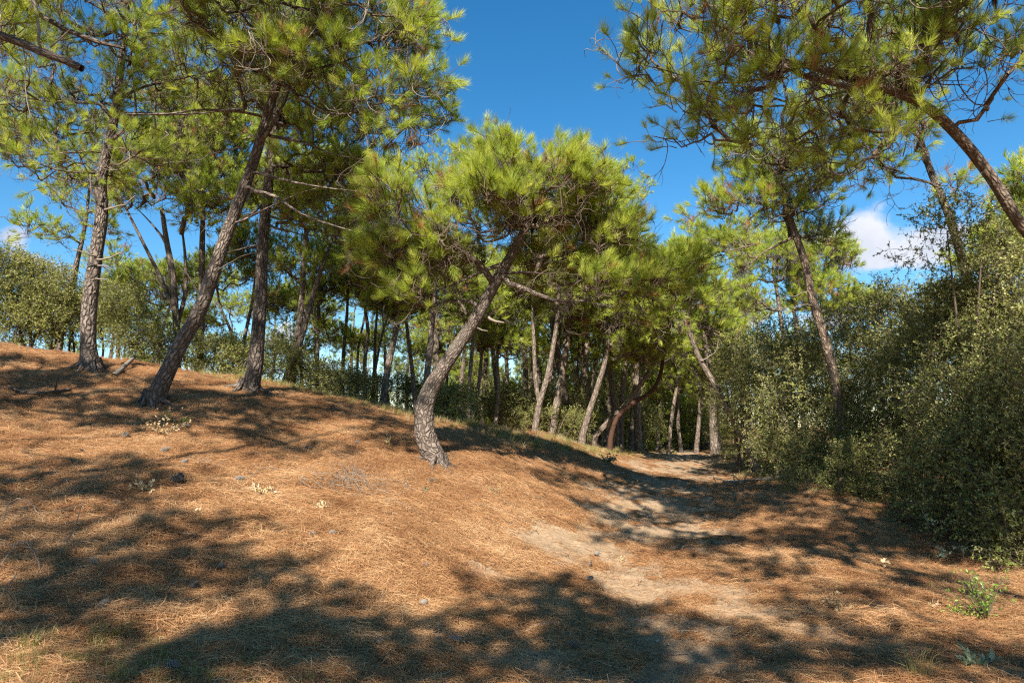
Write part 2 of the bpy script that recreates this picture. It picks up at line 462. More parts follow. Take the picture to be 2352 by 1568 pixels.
class Tubes:
    def __init__(s): s.V = []; s.F = []; s.B = []; s.n = 0; s.MI = []
    def add(s, P, R, sides=5, mi=0, rough=0.0, rs=None, cap=True):
        P = np.asarray(P, float); R = np.asarray(R, float)
        k = len(P)
        T = np.gradient(P, axis=0); T /= np.maximum(np.linalg.norm(T, axis=1, keepdims=True), 1e-9)
        m = T.mean(0); ref = np.array([1., 0, 0]) if abs(m[0]) < .7 * np.linalg.norm(m) + 1e-9 else np.array([0, 1., 0])
        A = ref - T * (T @ ref)[:, None]; A /= np.maximum(np.linalg.norm(A, axis=1, keepdims=True), 1e-9)
        Bn = np.cross(T, A)
        th = np.arange(sides) / sides * 2 * math.pi
        rad = R[:, None] * np.ones(sides)
        if rough and rs is not None:
            rad = rad * (1 + rough * .6 * rs.uniform(-1, 1, rad.shape))
        ring = P[:, None] + rad[..., None] * (np.cos(th)[None, :, None] * A[:, None] + np.sin(th)[None, :, None] * Bn[:, None])
        L = np.r_[0, np.cumsum(np.linalg.norm(np.diff(P, axis=0), axis=1))]
        rm = float(R.mean())
        bk = np.stack([np.cos(th)[None, :] * rm + 0 * rad, np.sin(th)[None, :] * rm + 0 * rad, L[:, None] + 0 * rad], -1)
        off = (s.n * .37) % 50
        bk = bk + np.array([off, 0, off])
        s.V.append(ring.reshape(-1, 3)); s.B.append(bk.reshape(-1, 3))
        i0 = s.n + np.arange(k * sides).reshape(k, sides)
        a, b = i0[:-1], np.roll(i0, -1, 1)[:-1]
        c, d = np.roll(i0, -1, 1)[1:], i0[1:]
        f = np.stack([a, b, c, d], -1).reshape(-1, 4).tolist()
        if cap:
            f.append(i0[-1].tolist())
        s.F += f; s.MI += [mi] * len(f)
        s.n += k * sides
    def mesh(s, name, mats):
        return mesh_from(name, np.vstack(s.V), s.F, mats, s.MI, True, {'bk': ('FLOAT_VECTOR', np.vstack(s.B))})

# ------------------------------------------------------------------ instanced foliage pieces
def strips(blades, mi_list=None):
    """blades: list of (points (k,3), half width, side vector) -> tapering ribbons"""
    V, F, LV, MI = [], [], [], []
    for bi, (P, w, S, lv, mi) in enumerate(blades):
        n0 = len(V)
        k = len(P)
        for j in range(k - 1):
            ww = w * (1 - .35 * j / (k - 1))
            V.append(P[j] - S * ww); V.append(P[j] + S * ww); LV += [lv, lv]
        V.append(P[-1]); LV.append(lv)
        for j in range(k - 2):
            a = n0 + 2 * j
            F.append((a, a + 1, a + 3, a + 2)); MI.append(mi)
        a = n0 + 2 * (k - 2)
        F.append((a, a + 1, a + 2)); MI.append(mi)
    return V, F, LV, MI

def unit(v):
    v = np.asarray(v, float); return v / max(np.linalg.norm(v), 1e-9)

def piece(name, blades, tubes, mats):
    V, F, LV, MI = strips(blades)
    n0 = len(V)
    if tubes.n:
        V += list(np.vstack(tubes.V)); LV += [.5] * tubes.n
        F += [tuple(i + n0 for i in f) for f in tubes.F]; MI += tubes.MI
    me = mesh_from(name, np.array(V), F, mats, MI, True, {'lv': ('FLOAT', LV)})
    return bpy.data.objects.new(name, me)       # a source for instancing, not linked to the scene

def make_tuft(seed, n, w, brown=False, L=.16, stem=.2, brush=.09):
    rs = np.random.RandomState(seed)
    bl = []
    bend = rs.uniform(-.05, .05, 2)
    axis = lambda t: np.array([bend[0] * t * t * 4, bend[1] * t * t * 4, t * (stem + brush)])
    for i in range(n):
        t = rs.uniform(stem / (stem + brush) - .05, 1.0)
        q = (t - stem / (stem + brush)) / (1 - stem / (stem + brush))
        phi = math.radians(np.interp(q, [0, 1], [52, 10]) + rs.uniform(-12, 12))
        a = rs.uniform(0, 2 * math.pi)
        rad = np.array([math.cos(a), math.sin(a), 0])
        d = rad * math.sin(phi) + np.array([0, 0, 1]) * math.cos(phi)
        l = L * rs.uniform(.7, 1.1)
        p0 = axis(t)
        d2 = unit(d + rad * rs.uniform(-.05, .1) + np.array([0, 0, .12]))
        if brown: d2 = unit(d + np.array([0, 0, -.5]))
        P = np.array([p0, p0 + d * l * .5, p0 + d * l * .5 + d2 * l * .5])
        S = unit(np.cross(d, rs.normal(size=3)))
        bl.append((P, w, S, rs.rand(), 0))
    tb = Tubes()
    ts = np.linspace(0, 1, 4)
    tb.add(np.array([axis(t) for t in ts]), [.006, .005, .0045, .003], 4, 1)
    return piece('needle_tuft', bl, tb, [M_NEEDLE_BROWN if brown else M_NEEDLE, M_TWIG])

def curly(rs, L, n, curl, up=.0):
    d = unit([0, 0, 1.]); P = [np.zeros(3)]
    ax = unit(rs.normal(size=3)); 
    for i in range(n):
        if rs.rand() < .3: ax = unit(rs.normal(size=3))
        d = unit(d + np.cross(ax, d) * curl * rs.uniform(.4, 1.4) + np.array([0, 0, up]))
        P.append(P[-1] + d * L / n)
    return np.array(P)

def make_bare(seed, mat, L=.7):
    rs = np.random.RandomState(seed)
    tb = Tubes()
    P = curly(rs, L, 8, .45)
    tb.add(P, np.linspace(.007, .0025, len(P)), 4, 0)
    for k in range(5):
        i = rs.randint(2, 8)
        Q = curly(rs, L * rs.uniform(.25, .55), 6, .6)
        d = unit(rs.normal(size=3) + unit(P[i] - P[i - 1]))
        z = unit(np.cross(d, [0.3, .2, .9])); y = np.cross(d, z)
        Q = P[i] + Q @ np.array([z, y, d])
        tb.add(Q, np.linspace(.0045, .002, len(Q)), 3, 0)
    return piece('bare_twig', [], tb, [mat])

def leaf_quads(V, F, LV, MI, p, d, nrm, l, w, lv, mi):
    s = unit(np.cross(d, nrm)); n0 = len(V)
    V += [p, p + d * l * .5 + s * w - nrm * w * .25, p + d * l, p + d * l * .5 - s * w - nrm * w * .25, p + d * l * .5]
    LV += [lv] * 5
    F += [(n0, n0 + 1, n0 + 4), (n0 + 1, n0 + 2, n0 + 4), (n0 + 2, n0 + 3, n0 + 4), (n0 + 3, n0, n0 + 4)]
    MI += [mi] * 4

def make_sprig(seed, mat, n=26, L=.34, leaf=.045, spread=.9, name='leafy_sprig'):
    rs = np.random.RandomState(seed)
    V, F, LV, MI = [], [], [], []
    tb = Tubes()
    stems = [curly(rs, L, 5, .22)]
    tb.add(stems[0], np.linspace(.004, .0015, 6), 3, 1)
    for k in range(4):
        i = rs.randint(1, 5)
        Q = curly(rs, L * rs.uniform(.35, .6), 4, .25)
        d = unit(rs.normal(size=3) * spread + np.array([0, 0, .8]))
        z = unit(np.cross(d, [0.3, .9, .2])); y = np.cross(d, z)
        Q = stems[0][i] + Q @ np.array([z, y, d])
        stems.append(Q)
        tb.add(Q, np.linspace(.003, .001, 5), 3, 1)
    for i in range(n):
        st = stems[rs.randint(len(stems))]
        j = rs.randint(1, len(st))
        p = st[j] + (st[j - 1] - st[j]) * rs.rand()
        ax = unit(st[j] - st[j - 1])
        d = unit(rs.normal(size=3) + ax * .7)
        nrm = unit(np.cross(d, rs.normal(size=3)))
        l = leaf * rs.uniform(.6, 1.2)
        leaf_quads(V, F, LV, MI, p, d, nrm, l, l * .27, rs.rand(), 0)
    n0 = len(V)
    V += list(np.vstack(tb.V)); LV += [.5] * tb.n
    F += [tuple(i + n0 for i in f) for f in tb.F]; MI += tb.MI
    me = mesh_from(name, np.array(V), F, [mat, M_TWIG], MI, False, {'lv': ('FLOAT', LV)})
    return bpy.data.objects.new(name, me)

def make_litter(seed, n=60, R=.27, w=.0012, mat=M_LITTER, lift=.018):
    rs = np.random.RandomState(seed)
    bl = []
    main = rs.uniform(0, math.pi)
    for i in range(n):
        a = main + rs.normal() * .8
        r = R * math.sqrt(rs.rand()); b = rs.uniform(0, 2 * math.pi)
        p = np.array([r * math.cos(b), r * math.sin(b), 0])
        L = rs.uniform(.07, .15)
        d = np.array([math.cos(a), math.sin(a), 0]); s = np.array([-d[1], d[0], 0])
        bow = rs.uniform(-.13, .13)
        z0, z1, z2 = rs.uniform(0, lift, 3) + .004
        if rs.rand() < .05: z2 += .04
        P = np.array([p - d * L / 2, p + s * bow * L * .3, p + d * L / 2]); P[:, 2] = (z0, z1 + .003, z2)
        bl.append((P, w * rs.uniform(.7, 1.3), unit(s + np.array([0, 0, rs.uniform(-.6, .6)])), rs.rand(), 0))
    return piece('needle_patch', bl, Tubes(), [mat])

def make_grass(seed, mat, n=40, h=.16, R=.07, w=.0022, lean=.5):
    rs = np.random.RandomState(seed)
    bl = []
    for i in range(n):
        b = rs.uniform(0, 2 * math.pi); r = R * math.sqrt(rs.rand())
        p = np.array([r * math.cos(b), r * math.sin(b), -.01])
        o = unit(np.array([math.cos(b), math.sin(b), 0]) + rs.normal(size=3) * [.6, .6, 0])
        l = h * rs.uniform(.5, 1.15); k = lean * rs.uniform(.3, 1.3)
        P = np.array([p, p + np.array([0, 0, 1]) * l * .5 + o * l * .2 * k, p + np.array([0, 0, 1]) * l * (.95 - .2 * k) + o * l * .7 * k])
        bl.append((P, w, unit(np.cross(o, [0, 0, 1]) + rs.normal(size=3) * .3), rs.rand(), 0))
    return piece('grass_clump', bl, Tubes(), [mat])

def scatter_nodes(name, sources):
    ng = bpy.data.node_groups.new(name, 'GeometryNodeTree')
    ng.interface.new_socket('Geometry', in_out='INPUT', socket_type='NodeSocketGeometry')
    ng.interface.new_socket('Geometry', in_out='OUTPUT', socket_type='NodeSocketGeometry')
    N, L = ng.nodes, ng.links
    gi, go = N.new('NodeGroupInput'), N.new('NodeGroupOutput')
    iop = N.new('GeometryNodeInstanceOnPoints')
    g2i = N.new('GeometryNodeGeometryToInstance')
    # links to a multi-input socket are read last link first
    for s in reversed(sources):
        oi = N.new('GeometryNodeObjectInfo')
        oi.inputs['Object'].default_value = s
        L.new(oi.outputs['Geometry'], g2i.inputs[0])
    def attr(nm, typ):
        a = N.new('GeometryNodeInputNamedAttribute'); a.data_type = typ; a.inputs['Name'].default_value = nm
        return a.outputs['Attribute']
    L.new(gi.outputs[0], iop.inputs['Points'])
    L.new(g2i.outputs[0], iop.inputs['Instance'])
    iop.inputs['Pick Instance'].default_value = True
    L.new(attr('var', 'INT'), iop.inputs['Instance Index'])
    e2r = N.new('FunctionNodeEulerToRotation')
    L.new(attr('rot', 'FLOAT_VECTOR'), e2r.inputs[0])
    L.new(e2r.outputs[0], iop.inputs['Rotation'])
    L.new(attr('scl', 'FLOAT'), iop.inputs['Scale'])
    L.new(iop.outputs[0], go.inputs[0])
    return ng

def scatter(name, ng, P, D, S, var, parent=None, seed=0, tilt=True):
    """one object that carries many small pieces: P positions, D directions of the piece's z axis"""
    P = np.asarray(P, float); D = np.asarray(D, float)
    D = D / np.maximum(np.linalg.norm(D, axis=1, keepdims=True), 1e-9)
    rs = np.random.RandomState(seed + 77)
    c = rs.uniform(0, 2 * math.pi, len(P))
    nx = np.cos(-c) * D[:, 0] - np.sin(-c) * D[:, 1]
    ny = np.sin(-c) * D[:, 0] + np.cos(-c) * D[:, 1]
    a = -np.arcsin(np.clip(ny, -1, 1)); b = np.arctan2(nx, D[:, 2])
    me = bpy.data.meshes.new(name)
    me.from_pydata(P.tolist(), [], [])
    t = me.attributes.new('rot', 'FLOAT_VECTOR', 'POINT'); t.data.foreach_set('vector', np.c_[a, b, c].astype(np.float32).ravel())
    t = me.attributes.new('scl', 'FLOAT', 'POINT'); t.data.foreach_set('value', np.asarray(S, np.float32) * np.ones(len(P), np.float32))
    t = me.attributes.new('var', 'INT', 'POINT'); t.data.foreach_set('value', np.asarray(var, np.int32))
    o = link(name, me, parent)
    md = o.modifiers.new('pieces', 'NODES'); md.node_group = ng
    return o

TUFT = scatter_nodes('needle_tufts', [make_tuft(1, 100, .0018), make_tuft(2, 96, .0018, stem=.28), make_tuft(3, 90, .0018, L=.13, brush=.07),
                                      make_tuft(4, 104, .0018, L=.175, stem=.16), make_tuft(5, 60, .0019, True),
                                      make_bare(6, M_DEAD), make_bare(7, M_TWIG), make_bare(8, M_TWIG, .5)])
TUFT_FAR = scatter_nodes('needle_tufts_far', [make_tuft(11, 48, .0038, L=.17), make_tuft(12, 48, .0038, L=.17, stem=.28), make_tuft(13, 44, .0038, L=.15),
                                              make_tuft(14, 50, .0038, L=.18, stem=.16), make_tuft(15, 30, .004, True),
                                              make_bare(16, M_DEAD), make_bare(17, M_TWIG), make_bare(18, M_TWIG, .5)])
OAK = scatter_nodes('oak_sprigs', [make_sprig(20 + i, M_OAK) for i in range(5)])
OAKB = scatter_nodes('bright_sprigs', [make_sprig(30 + i, M_OAK_BR) for i in range(5)])

# ------------------------------------------------------------------ pines
def tree_skeleton(trunk, blobs, n_clusters, rs, attach_from, limbs=(), step=.25, spread_noise=1.0):
    """trunk: (k,4) xyz r ; limbs: list of (m,4). Returns chains [(points, parent_index...)], cluster centres"""
    P = [p for p in trunk[:, :3]]; par = [-1] + list(range(len(trunk) - 1)); fixed_r = list(trunk[:, 3]); br = [-1] * len(trunk)
    ok = [i >= attach_from for i in range(len(trunk))]
    chains = []
    nb = 0
    def nearest(c, anyn=False):
        A = np.array(P)
        d = np.linalg.norm(A - c, axis=1)
        cost = d + np.maximum(0, A[:, 2] - c[2]) * .9
        cost = cost + np.where(np.array(br) < 0, .25, 0)
        if not anyn: cost = np.where(np.array(ok), cost, 1e9)
        return int(np.argmin(cost))
    def add_chain(i0, pts, rad=None):
        nonlocal nb
        b = br[i0]
        if b < 0: b = nb; nb += 1
        ids = [i0]
        for j, p in enumerate(pts):
            P.append(p); par.append(ids[-1]); br.append(b); ok.append(True)
            fixed_r.append(rad[j] if rad is not None else 0)
            ids.append(len(P) - 1)
        chains.append((b, ids))
    for L in limbs:
        A = np.array(P[:len(trunk)]); i0 = int(np.argmin(np.linalg.norm(A - L[0, :3], axis=1)))
        add_chain(i0, list(L[1:, :3]), list(L[1:, 3]))
    # crown clusters
    C = []
    vol = np.array([b[3] * b[4] * b[5] for b in blobs]) ** .67; vol = vol / vol.sum()
    for k, b in enumerate(blobs):
        m = max(2, int(round(vol[k] * n_clusters)))
        d = rs.normal(size=(m * 3, 3)); d /= np.linalg.norm(d, axis=1, keepdims=True)
        keep = rs.rand(len(d)) < np.interp(d[:, 2], [-1, -.2, .5], [.25, .6, 1])
        d = d[keep][:m]
        r = rs.uniform(.45, 1.0, len(d)) ** .6
        C.append(np.array(b[:3]) + d * np.array(b[3:6]) * r[:, None])
    C = np.vstack(C)
    tr = trunk[attach_from:, :3]
    dist = np.array([np.linalg.norm(tr - c, axis=1).min() for c in C])
    C = C[np.argsort(dist)]
    tips = []
    for c in C:
        i0 = nearest(c)
        a = P[i0]; v = c - a; L = np.linalg.norm(v)
        if L < .08: continue
        n = max(2, int(math.ceil(L / step)))
        t = np.linspace(0, 1, n + 1)[1:, None]
        sag = rs.uniform(.0, .18) * L
        side = np.cross(v / L, rs.normal(size=3)) * L * .10 * spread_noise
        pts = a + v * t + np.array([0, 0, -1.]) * (np.sin(t * math.pi) * sag) * (1 if v[2] > -.2 * L else -1) + side * np.sin(t * math.pi * rs.uniform(1, 2))
        w = rs.normal(size=pts.shape) * .022 * spread_noise; w[-1] = 0
        add_chain(i0, list(pts + w)); tips.append((len(P) - 1, unit(pts[-1] - (pts[-2] if n > 1 else a))))
    w = np.zeros(len(P))
    for i, _ in tips: w[i] += 1
    for i in range(len(P) - 1, 0, -1):
        if par[i] >= 0: w[par[i]] += w[i]
    return np.array(P), np.array(par), np.array(br), np.array(fixed_r), chains, tips, w

def build_pine(label, trunk_px, crown, n=220, Y=None, seed=1, group=None, far=False, bark=None, tw=None, limbs=(), stems=(), rt=.0075,
               attach=.55, tufts=(5, 8), brown=.03, bare=.25, cat='tree', flare=1.35, scale=1.0, dead=(), cones=0, name='pine_tree', tiltup=1.0, step=.25):
    rs = np.random.RandomState(seed)
    bark = bark or (M_BARK_FAR if far else M_BARK)
    if tw is None: tw = .72 if far else .8
    def line(pp, st=.22):
        rows = []
        for q in pp:
            px, py, y, w = q
            p = W(px, py, y)
            rows.append([*p, w * .5 * px2m(y) * tw / math.hypot(1, (px - 1176) / FPX)])
        return smooth_line(rows, st)
    if isinstance(trunk_px, np.ndarray): tr = trunk_px
    else: tr = line(trunk_px)
    base = tr[0, :3].copy()
    gz = float(H(np.array([base[0]]), np.array([base[1]]))[0])
    base[2] = gz
    # root flare, and the foot goes down into the ground
    hh = tr[:, 2] - tr[0, 2]
    tr[:, 3] *= 1 + (flare - 1) * np.exp(-np.maximum(hh, 0) / .25)
    d0 = unit(tr[1, :3] - tr[0, :3]); 
    foot = tr[0].copy(); foot[:3] = foot[:3] - np.array([d0[0] * .2, d0[1] * .2, max(.35, tr[0, 2] - gz + .3)]); foot[3] *= 1.15
    tr = np.vstack([foot, tr])
    root = empty(name, base)
    tag(root, label, cat, group)
    if not far and flare >= 1.15 and seed in (6, 7, 8, 9):
        for k in range(6):
            a = k * 1.05 + rs.uniform(-.25, .25); L_ = rs.uniform(.25, .55); r0 = tr[1, 3] * .3
            q = []
            for u_ in np.linspace(0, 1, 7):
                x_ = base[0] + math.cos(a + .4 * u_) * (tr[1, 3] * .55 + L_ * u_); y_ = base[1] + math.sin(a + .4 * u_) * (tr[1, 3] * .55 + L_ * u_)
                q.append([x_, y_, float(H(np.array([x_]), np.array([y_]))[0]) + (.16 * (1 - u_) ** 3 if u_ else .2) - .035 * u_ ** .5 + .005, r0 * (1 - .8 * u_) ])
            q = np.array(q); t_ = Tubes(); t_.add(q[:, :3] - base, q[:, 3], 8, 0, .1, rs)
            link('root', t_.mesh('root', [bark]), root)
    tb = Tubes()
    sides = 9 if far else 18
    wob = tr.copy()
    tb.add(tr[:, :3] - base, wob[:, 3], sides, 0, .05, rs)
    stem_lines = [line(s) for s in stems]
    o = link('trunk', tb.mesh('trunk', [bark]), root)
    all_tr = tr
    for s in stem_lines:
        t2 = Tubes(); t2.add(s[:, :3] - base, s[:, 3], sides, 0, .04, rs)
        link('stem', t2.mesh('stem', [bark]), root)
    # crown blobs: (px, py, rx, ry, dY, rdepth_m) in picture units, or metres if already (x, y, z, rx, ry, rz)
    blobs = []
    for b in crown:
        px, py, rx, ry, y, rd = b
        c = W(px, py, y); k = px2m(y)
        blobs.append((c[0], c[1], c[2] - .12, max(rx * k - .06, .2), rd, max(ry * k - .08, .15)))
    lim = [line(l) for l in limbs]
    if seed != 10:
        for l in lim: l[:, 3] *= np.linspace(.95, .35, len(l))
    lim += stem_lines
    i_att = int(len(tr) * attach)
    P, par, br, fr, chains, tips, wt = tree_skeleton(tr, blobs, n, rs, i_att, lim, step=step)
    r = rt * np.maximum(wt, .3) ** .5
    r = np.where(fr > 0, np.maximum(fr, 0), r)
    cap_ = {}
    for b, ids in chains:
        if b not in cap_: cap_[b] = .8 * (fr[ids[0]] if fr[ids[0]] > 0 else 1)
    for i_ in range(len(r)):
        if br[i_] >= 0 and fr[i_] == 0: r[i_] = min(r[i_], cap_.get(br[i_], 1))
    stem_ids = set(range(len(limbs), len(lim)))
    per = {}
    for ci, (b, ids) in enumerate(chains):
        if len(limbs) <= ci < len(lim): continue
        t = per.setdefault(b, Tubes())
        rr = r[ids].copy()
        if ci >= len(lim): rr[0] = min(rr[1] * 1.15, max(r[ids[0]], 1e-3))
        else: rr[0] = rr[1] * 1.1
        sd_ = 7 if rr[0] > .03 else (5 if rr[0] > .012 else 3)
        if far: sd_ = min(sd_, 5)
        t.add(P[ids] - base, rr, sd_, 0 if rr[0] > .02 else 1, 0, None, False)
    # branches that carry little are joined to the nearest bigger one only in the far trees
    small = Tubes(); keepers = 0
    for b, t in sorted(per.items(), key=lambda kv: -kv[1].n):
        if far or keepers >= 14 or t.n < 40:
            off = small.n
            small.V += t.V; small.B += t.B; small.F += [[i + off for i in f] for f in t.F]; small.MI += t.MI; small.n += t.n
        else:
            link('branch', t.mesh('branch', [bark, M_TWIG]), root); keepers += 1
    if small.n:
        o = link('small_branches', small.mesh('small_branches', [bark, M_TWIG]), root); o['kind'] = 'stuff'
    for dl in dead:
        t = Tubes(); L = line(dl, .12); L[:, 3] *= np.linspace(.75, .5, len(L)); L[1:-1, :3] += rs.normal(size=(len(L) - 2, 3)) * .012
        t.add(L[:, :3] - base, L[:, 3], 6, 0, .08, rs)
        o = link('dead_branch', t.mesh('dead_branch', [M_DEAD]), root)
    # needle tufts on every branch tip
    pos, dr, sc, va = [], [], [], []
    axis_xy = tr[-1, :2]
    bc = np.array([b[:3] for b in blobs]).mean(0)
    for (i, d) in tips:
        m = rs.randint(tufts[0], tufts[1] + 1)
        dead_cl = rs.rand() < brown * 1.2
        out_ = unit(P[i] - bc)
        for k in range(m):
            j = i if rs.rand() < .7 else par[i]
            dd = unit(rs.normal(size=3) * .55 + np.array([0, 0, tiltup]) + out_ * .5 + d * .3)
            pos.append(P[j] + rs.normal(size=3) * .05); dr.append(dd); sc.append(rs.uniform(.75, 1.2) * scale)
            va.append(4 if (dead_cl and rs.rand() < .7) or rs.rand() < brown * .4 else rs.randint(0, 4))
        if rs.rand() < bare * 2:
            j = par[i]
            for q in range(rs.randint(1, 3)):
                pos.append(P[j]); dr.append(unit(rs.normal(size=3) - out_ * .4)); sc.append(rs.uniform(.6, 1.3)); va.append(rs.choice([5, 6, 6, 7]))
    if pos:
        o = scatter('crown_needles', TUFT_FAR if far else TUFT, np.array(pos) - base, dr, sc, va, root, seed)
        o['kind'] = 'stuff'
    if cones:
        cm = cone_mesh('hanging_cone', M_CONE)
        heavy = [k for k, (i, d) in enumerate(tips) if wt[par[i]] >= 3 and br[par[i]] >= 0]
        pick = rs.choice(heavy, min(cones, len(heavy)), replace=False)
        for q in pick:
            i, d = tips[q]
            o = link('pine_cone', cm, root, P[par[i]] - base + np.array([0, 0, -.01]))
            o.rotation_euler = (math.pi + rs.uniform(-.6, .6), rs.uniform(-.6, .6), rs.uniform(0, 6)); o.scale = [rs.uniform(.8, 1.15)] * 3
    return root

_cones = {}
def cone_mesh(name, mat):
    if name in _cones: return _cones[name]
    V, F = [], []
    rs = np.random.RandomState(5)
    n, turns = 90, 89 * 2.39996
    Lc, Rc = .11, .030
    core = 8
    for i in range(n):
        t = i / (n - 1)
        prof = math.sin(math.pi * (.12 + .86 * t) ** .8)
        z = t * Lc; r = Rc * max(prof, .12); a = i * 2.39996
        rad = np.array([math.cos(a), math.sin(a), 0]); tan = np.array([-rad[1], rad[0], 0]); up = np.array([0, 0, 1.])
        w = .0085 * (.5 + prof * .6); n0 = len(V)
        p0 = rad * r * .35 + up * (z - .004); p1 = rad * r + up * (z + .007)
        V += [p0 - tan * w * .5, p0 + tan * w * .5, p1 + tan * w - up * .002, p1 + rad * .003 + up * .005, p1 - tan * w - up * .002, p1 + rad * .005 - up * .001]
        F += [(n0, n0 + 1, n0 + 2, n0 + 5), (n0, n0 + 5, n0 + 4), (n0 + 5, n0 + 2, n0 + 3), (n0 + 5, n0 + 3, n0 + 4)]
    me = mesh_from(name, np.array(V), F, [mat], None, False)
    _cones[name] = me
    return me

# ------------------------------------------------------------------ the pines of the photograph, nearest first
BIG = dict(n=300)
# leaning pine on the right, its foot outside the frame
build_pine('brown pine leaning steeply in from the right edge with a wide sparse crown of cones',
    [(2700, 1250, 8.6, 54), (2560, 860, 8.5, 52), (2420, 610, 8.4, 50), (2340, 510, 8.3, 47), (2280, 412, 8.2, 45), (2210, 322, 8.1, 43),
     (2140, 255, 7.9, 40), (2060, 212, 7.7, 37), (1950, 178, 7.4, 33), (1850, 150, 7.2, 26), (1760, 135, 7.0, 18)],
    [(1460, 140, 75, 90, 7.0, .5), (1600, 90, 150, 110, 7.0, .9), (1560, 260, 110, 50, 6.8, .5), (1640, 320, 100, 60, 6.9, .6),
     (1800, 60, 200, 110, 7.2, 1.2), (1800, 230, 180, 90, 7.2, 1.0), (1950, 330, 170, 70, 7.4, .9), (2020, 60, 190, 110, 7.6, 1.2),
     (2230, 60, 180, 90, 7.8, 1.2), (2300, 140, 90, 50, 7.4, .8), (1700, 180, 130, 80, 7.0, .8), (2000, 200, 120, 80, 7.6, .8),
     (2120, 120, 120, 80, 7.6, .8), (1680, -90, 260, 90, 7.0, 1.4), (2050, -100, 300, 100, 7.6, 1.6)],
    n=340, seed=3, tw=.68, bark=M_BARK_RED, rt=.0068, attach=.52, tufts=(3, 6), bare=.35, brown=.03, cones=34, flare=1.2, scale=.92,
    limbs=[[(1850, 150, 7.2, 20), (1780, 170, 7.1, 16), (1700, 190, 7.0, 13), (1600, 185, 6.9, 11), (1540, 165, 6.9, 9), (1480, 150, 6.9, 7)],
           [(2090, 235, 7.8, 26), (2060, 130, 7.7, 18), (2075, 40, 7.6, 15), (2085, -60, 7.6, 12)],
           [(2100, 240, 7.8, 16), (2108, 150, 7.5, 14), (2100, 60, 7.4, 12), (2105, -40, 7.4, 10)],
           [(2010, 200, 7.6, 16), (1920, 215, 7.5, 12), (1830, 250, 7.4, 9), (1790, 330, 7.3, 7)]],
    dead=[[(2180, 290, 7.9, 5), (2200, 268, 7.8, 3)], [(2262, 392, 8.1, 5), (2238, 412, 8.0, 2)]])

# pine behind it
build_pine('slender pine behind the leaning one, its lower trunk hidden in the holm oak thicket',
    [(2290, 950, 11.2, 40), (2240, 720, 11.0, 37), (2200, 560, 10.8, 34), (2170, 470, 10.8, 31), (2140, 400, 10.8, 28), (2113, 320, 10.8, 25), (2090, 245, 10.8, 22), (2050, 150, 10.8, 16)],
    [(2030, 300, 110, 60, 10.8, .8), (1950, 250, 130, 80, 10.8, 1.0), (2000, 380, 70, 50, 10.6, .6), (2060, 150, 150, 90, 10.9, 1.2), (2180, 420, 50, 40, 10.6, .4)],
    n=120, seed=4, tw=0.65, attach=.55, tufts=(3, 6), bare=.5, flare=1.1)

# pine standing in the bushes right of the path
build_pine('tall pine with a bare pinkish trunk rising from the dark bushes right of the path',
    [(1950, 1120, 13.2, 38), (1935, 980, 13.1, 36), (1920, 880, 13, 34), (1895, 780, 13, 32), (1865, 680, 13, 29), (1845, 590, 13, 27), (1817, 510, 13, 24), (1797, 440, 13, 20), (1790, 370, 13, 14)],
    [(1790, 400, 110, 60, 13, 1.0), (1740, 360, 90, 50, 12.8, .8), (1870, 440, 60, 50, 13, .8), (1640, 470, 80, 28, 12.6, .6), (1720, 460, 70, 35, 12.8, .6),
     (1690, 560, 60, 30, 12.6, .5), (1640, 550, 45, 28, 12.6, .4), (1880, 530, 45, 40, 13.2, .5), (1800, 490, 60, 40, 13, .6), (1720, 330, 50, 28, 12.8, .5)],
    n=195, seed=5, tw=0.68, attach=.5, tufts=(4, 7), bare=.3, bark=M_BARK_RED,
    limbs=[[(1830, 545, 13, 16), (1790, 560, 12.9, 12), (1740, 590, 12.8, 9), (1690, 640, 12.7, 7), (1660, 655, 12.6, 5)],
           [(1800, 470, 13, 15), (1755, 480, 12.9, 12), (1700, 520, 12.8, 9), (1650, 555, 12.7, 7)],
           [(1797, 450, 13, 12), (1740, 455, 12.8, 9), (1680, 470, 12.6, 7)]],
    dead=[[(1853, 620, 13, 6), (1885, 585, 12.9, 5), (1905, 540, 12.9, 3)], [(1878, 700, 13, 5), (1800, 705, 12.8, 3), (1730, 706, 12.8, 2)], [(1862, 665, 13, 6), (1790, 690, 12.8, 3)]])

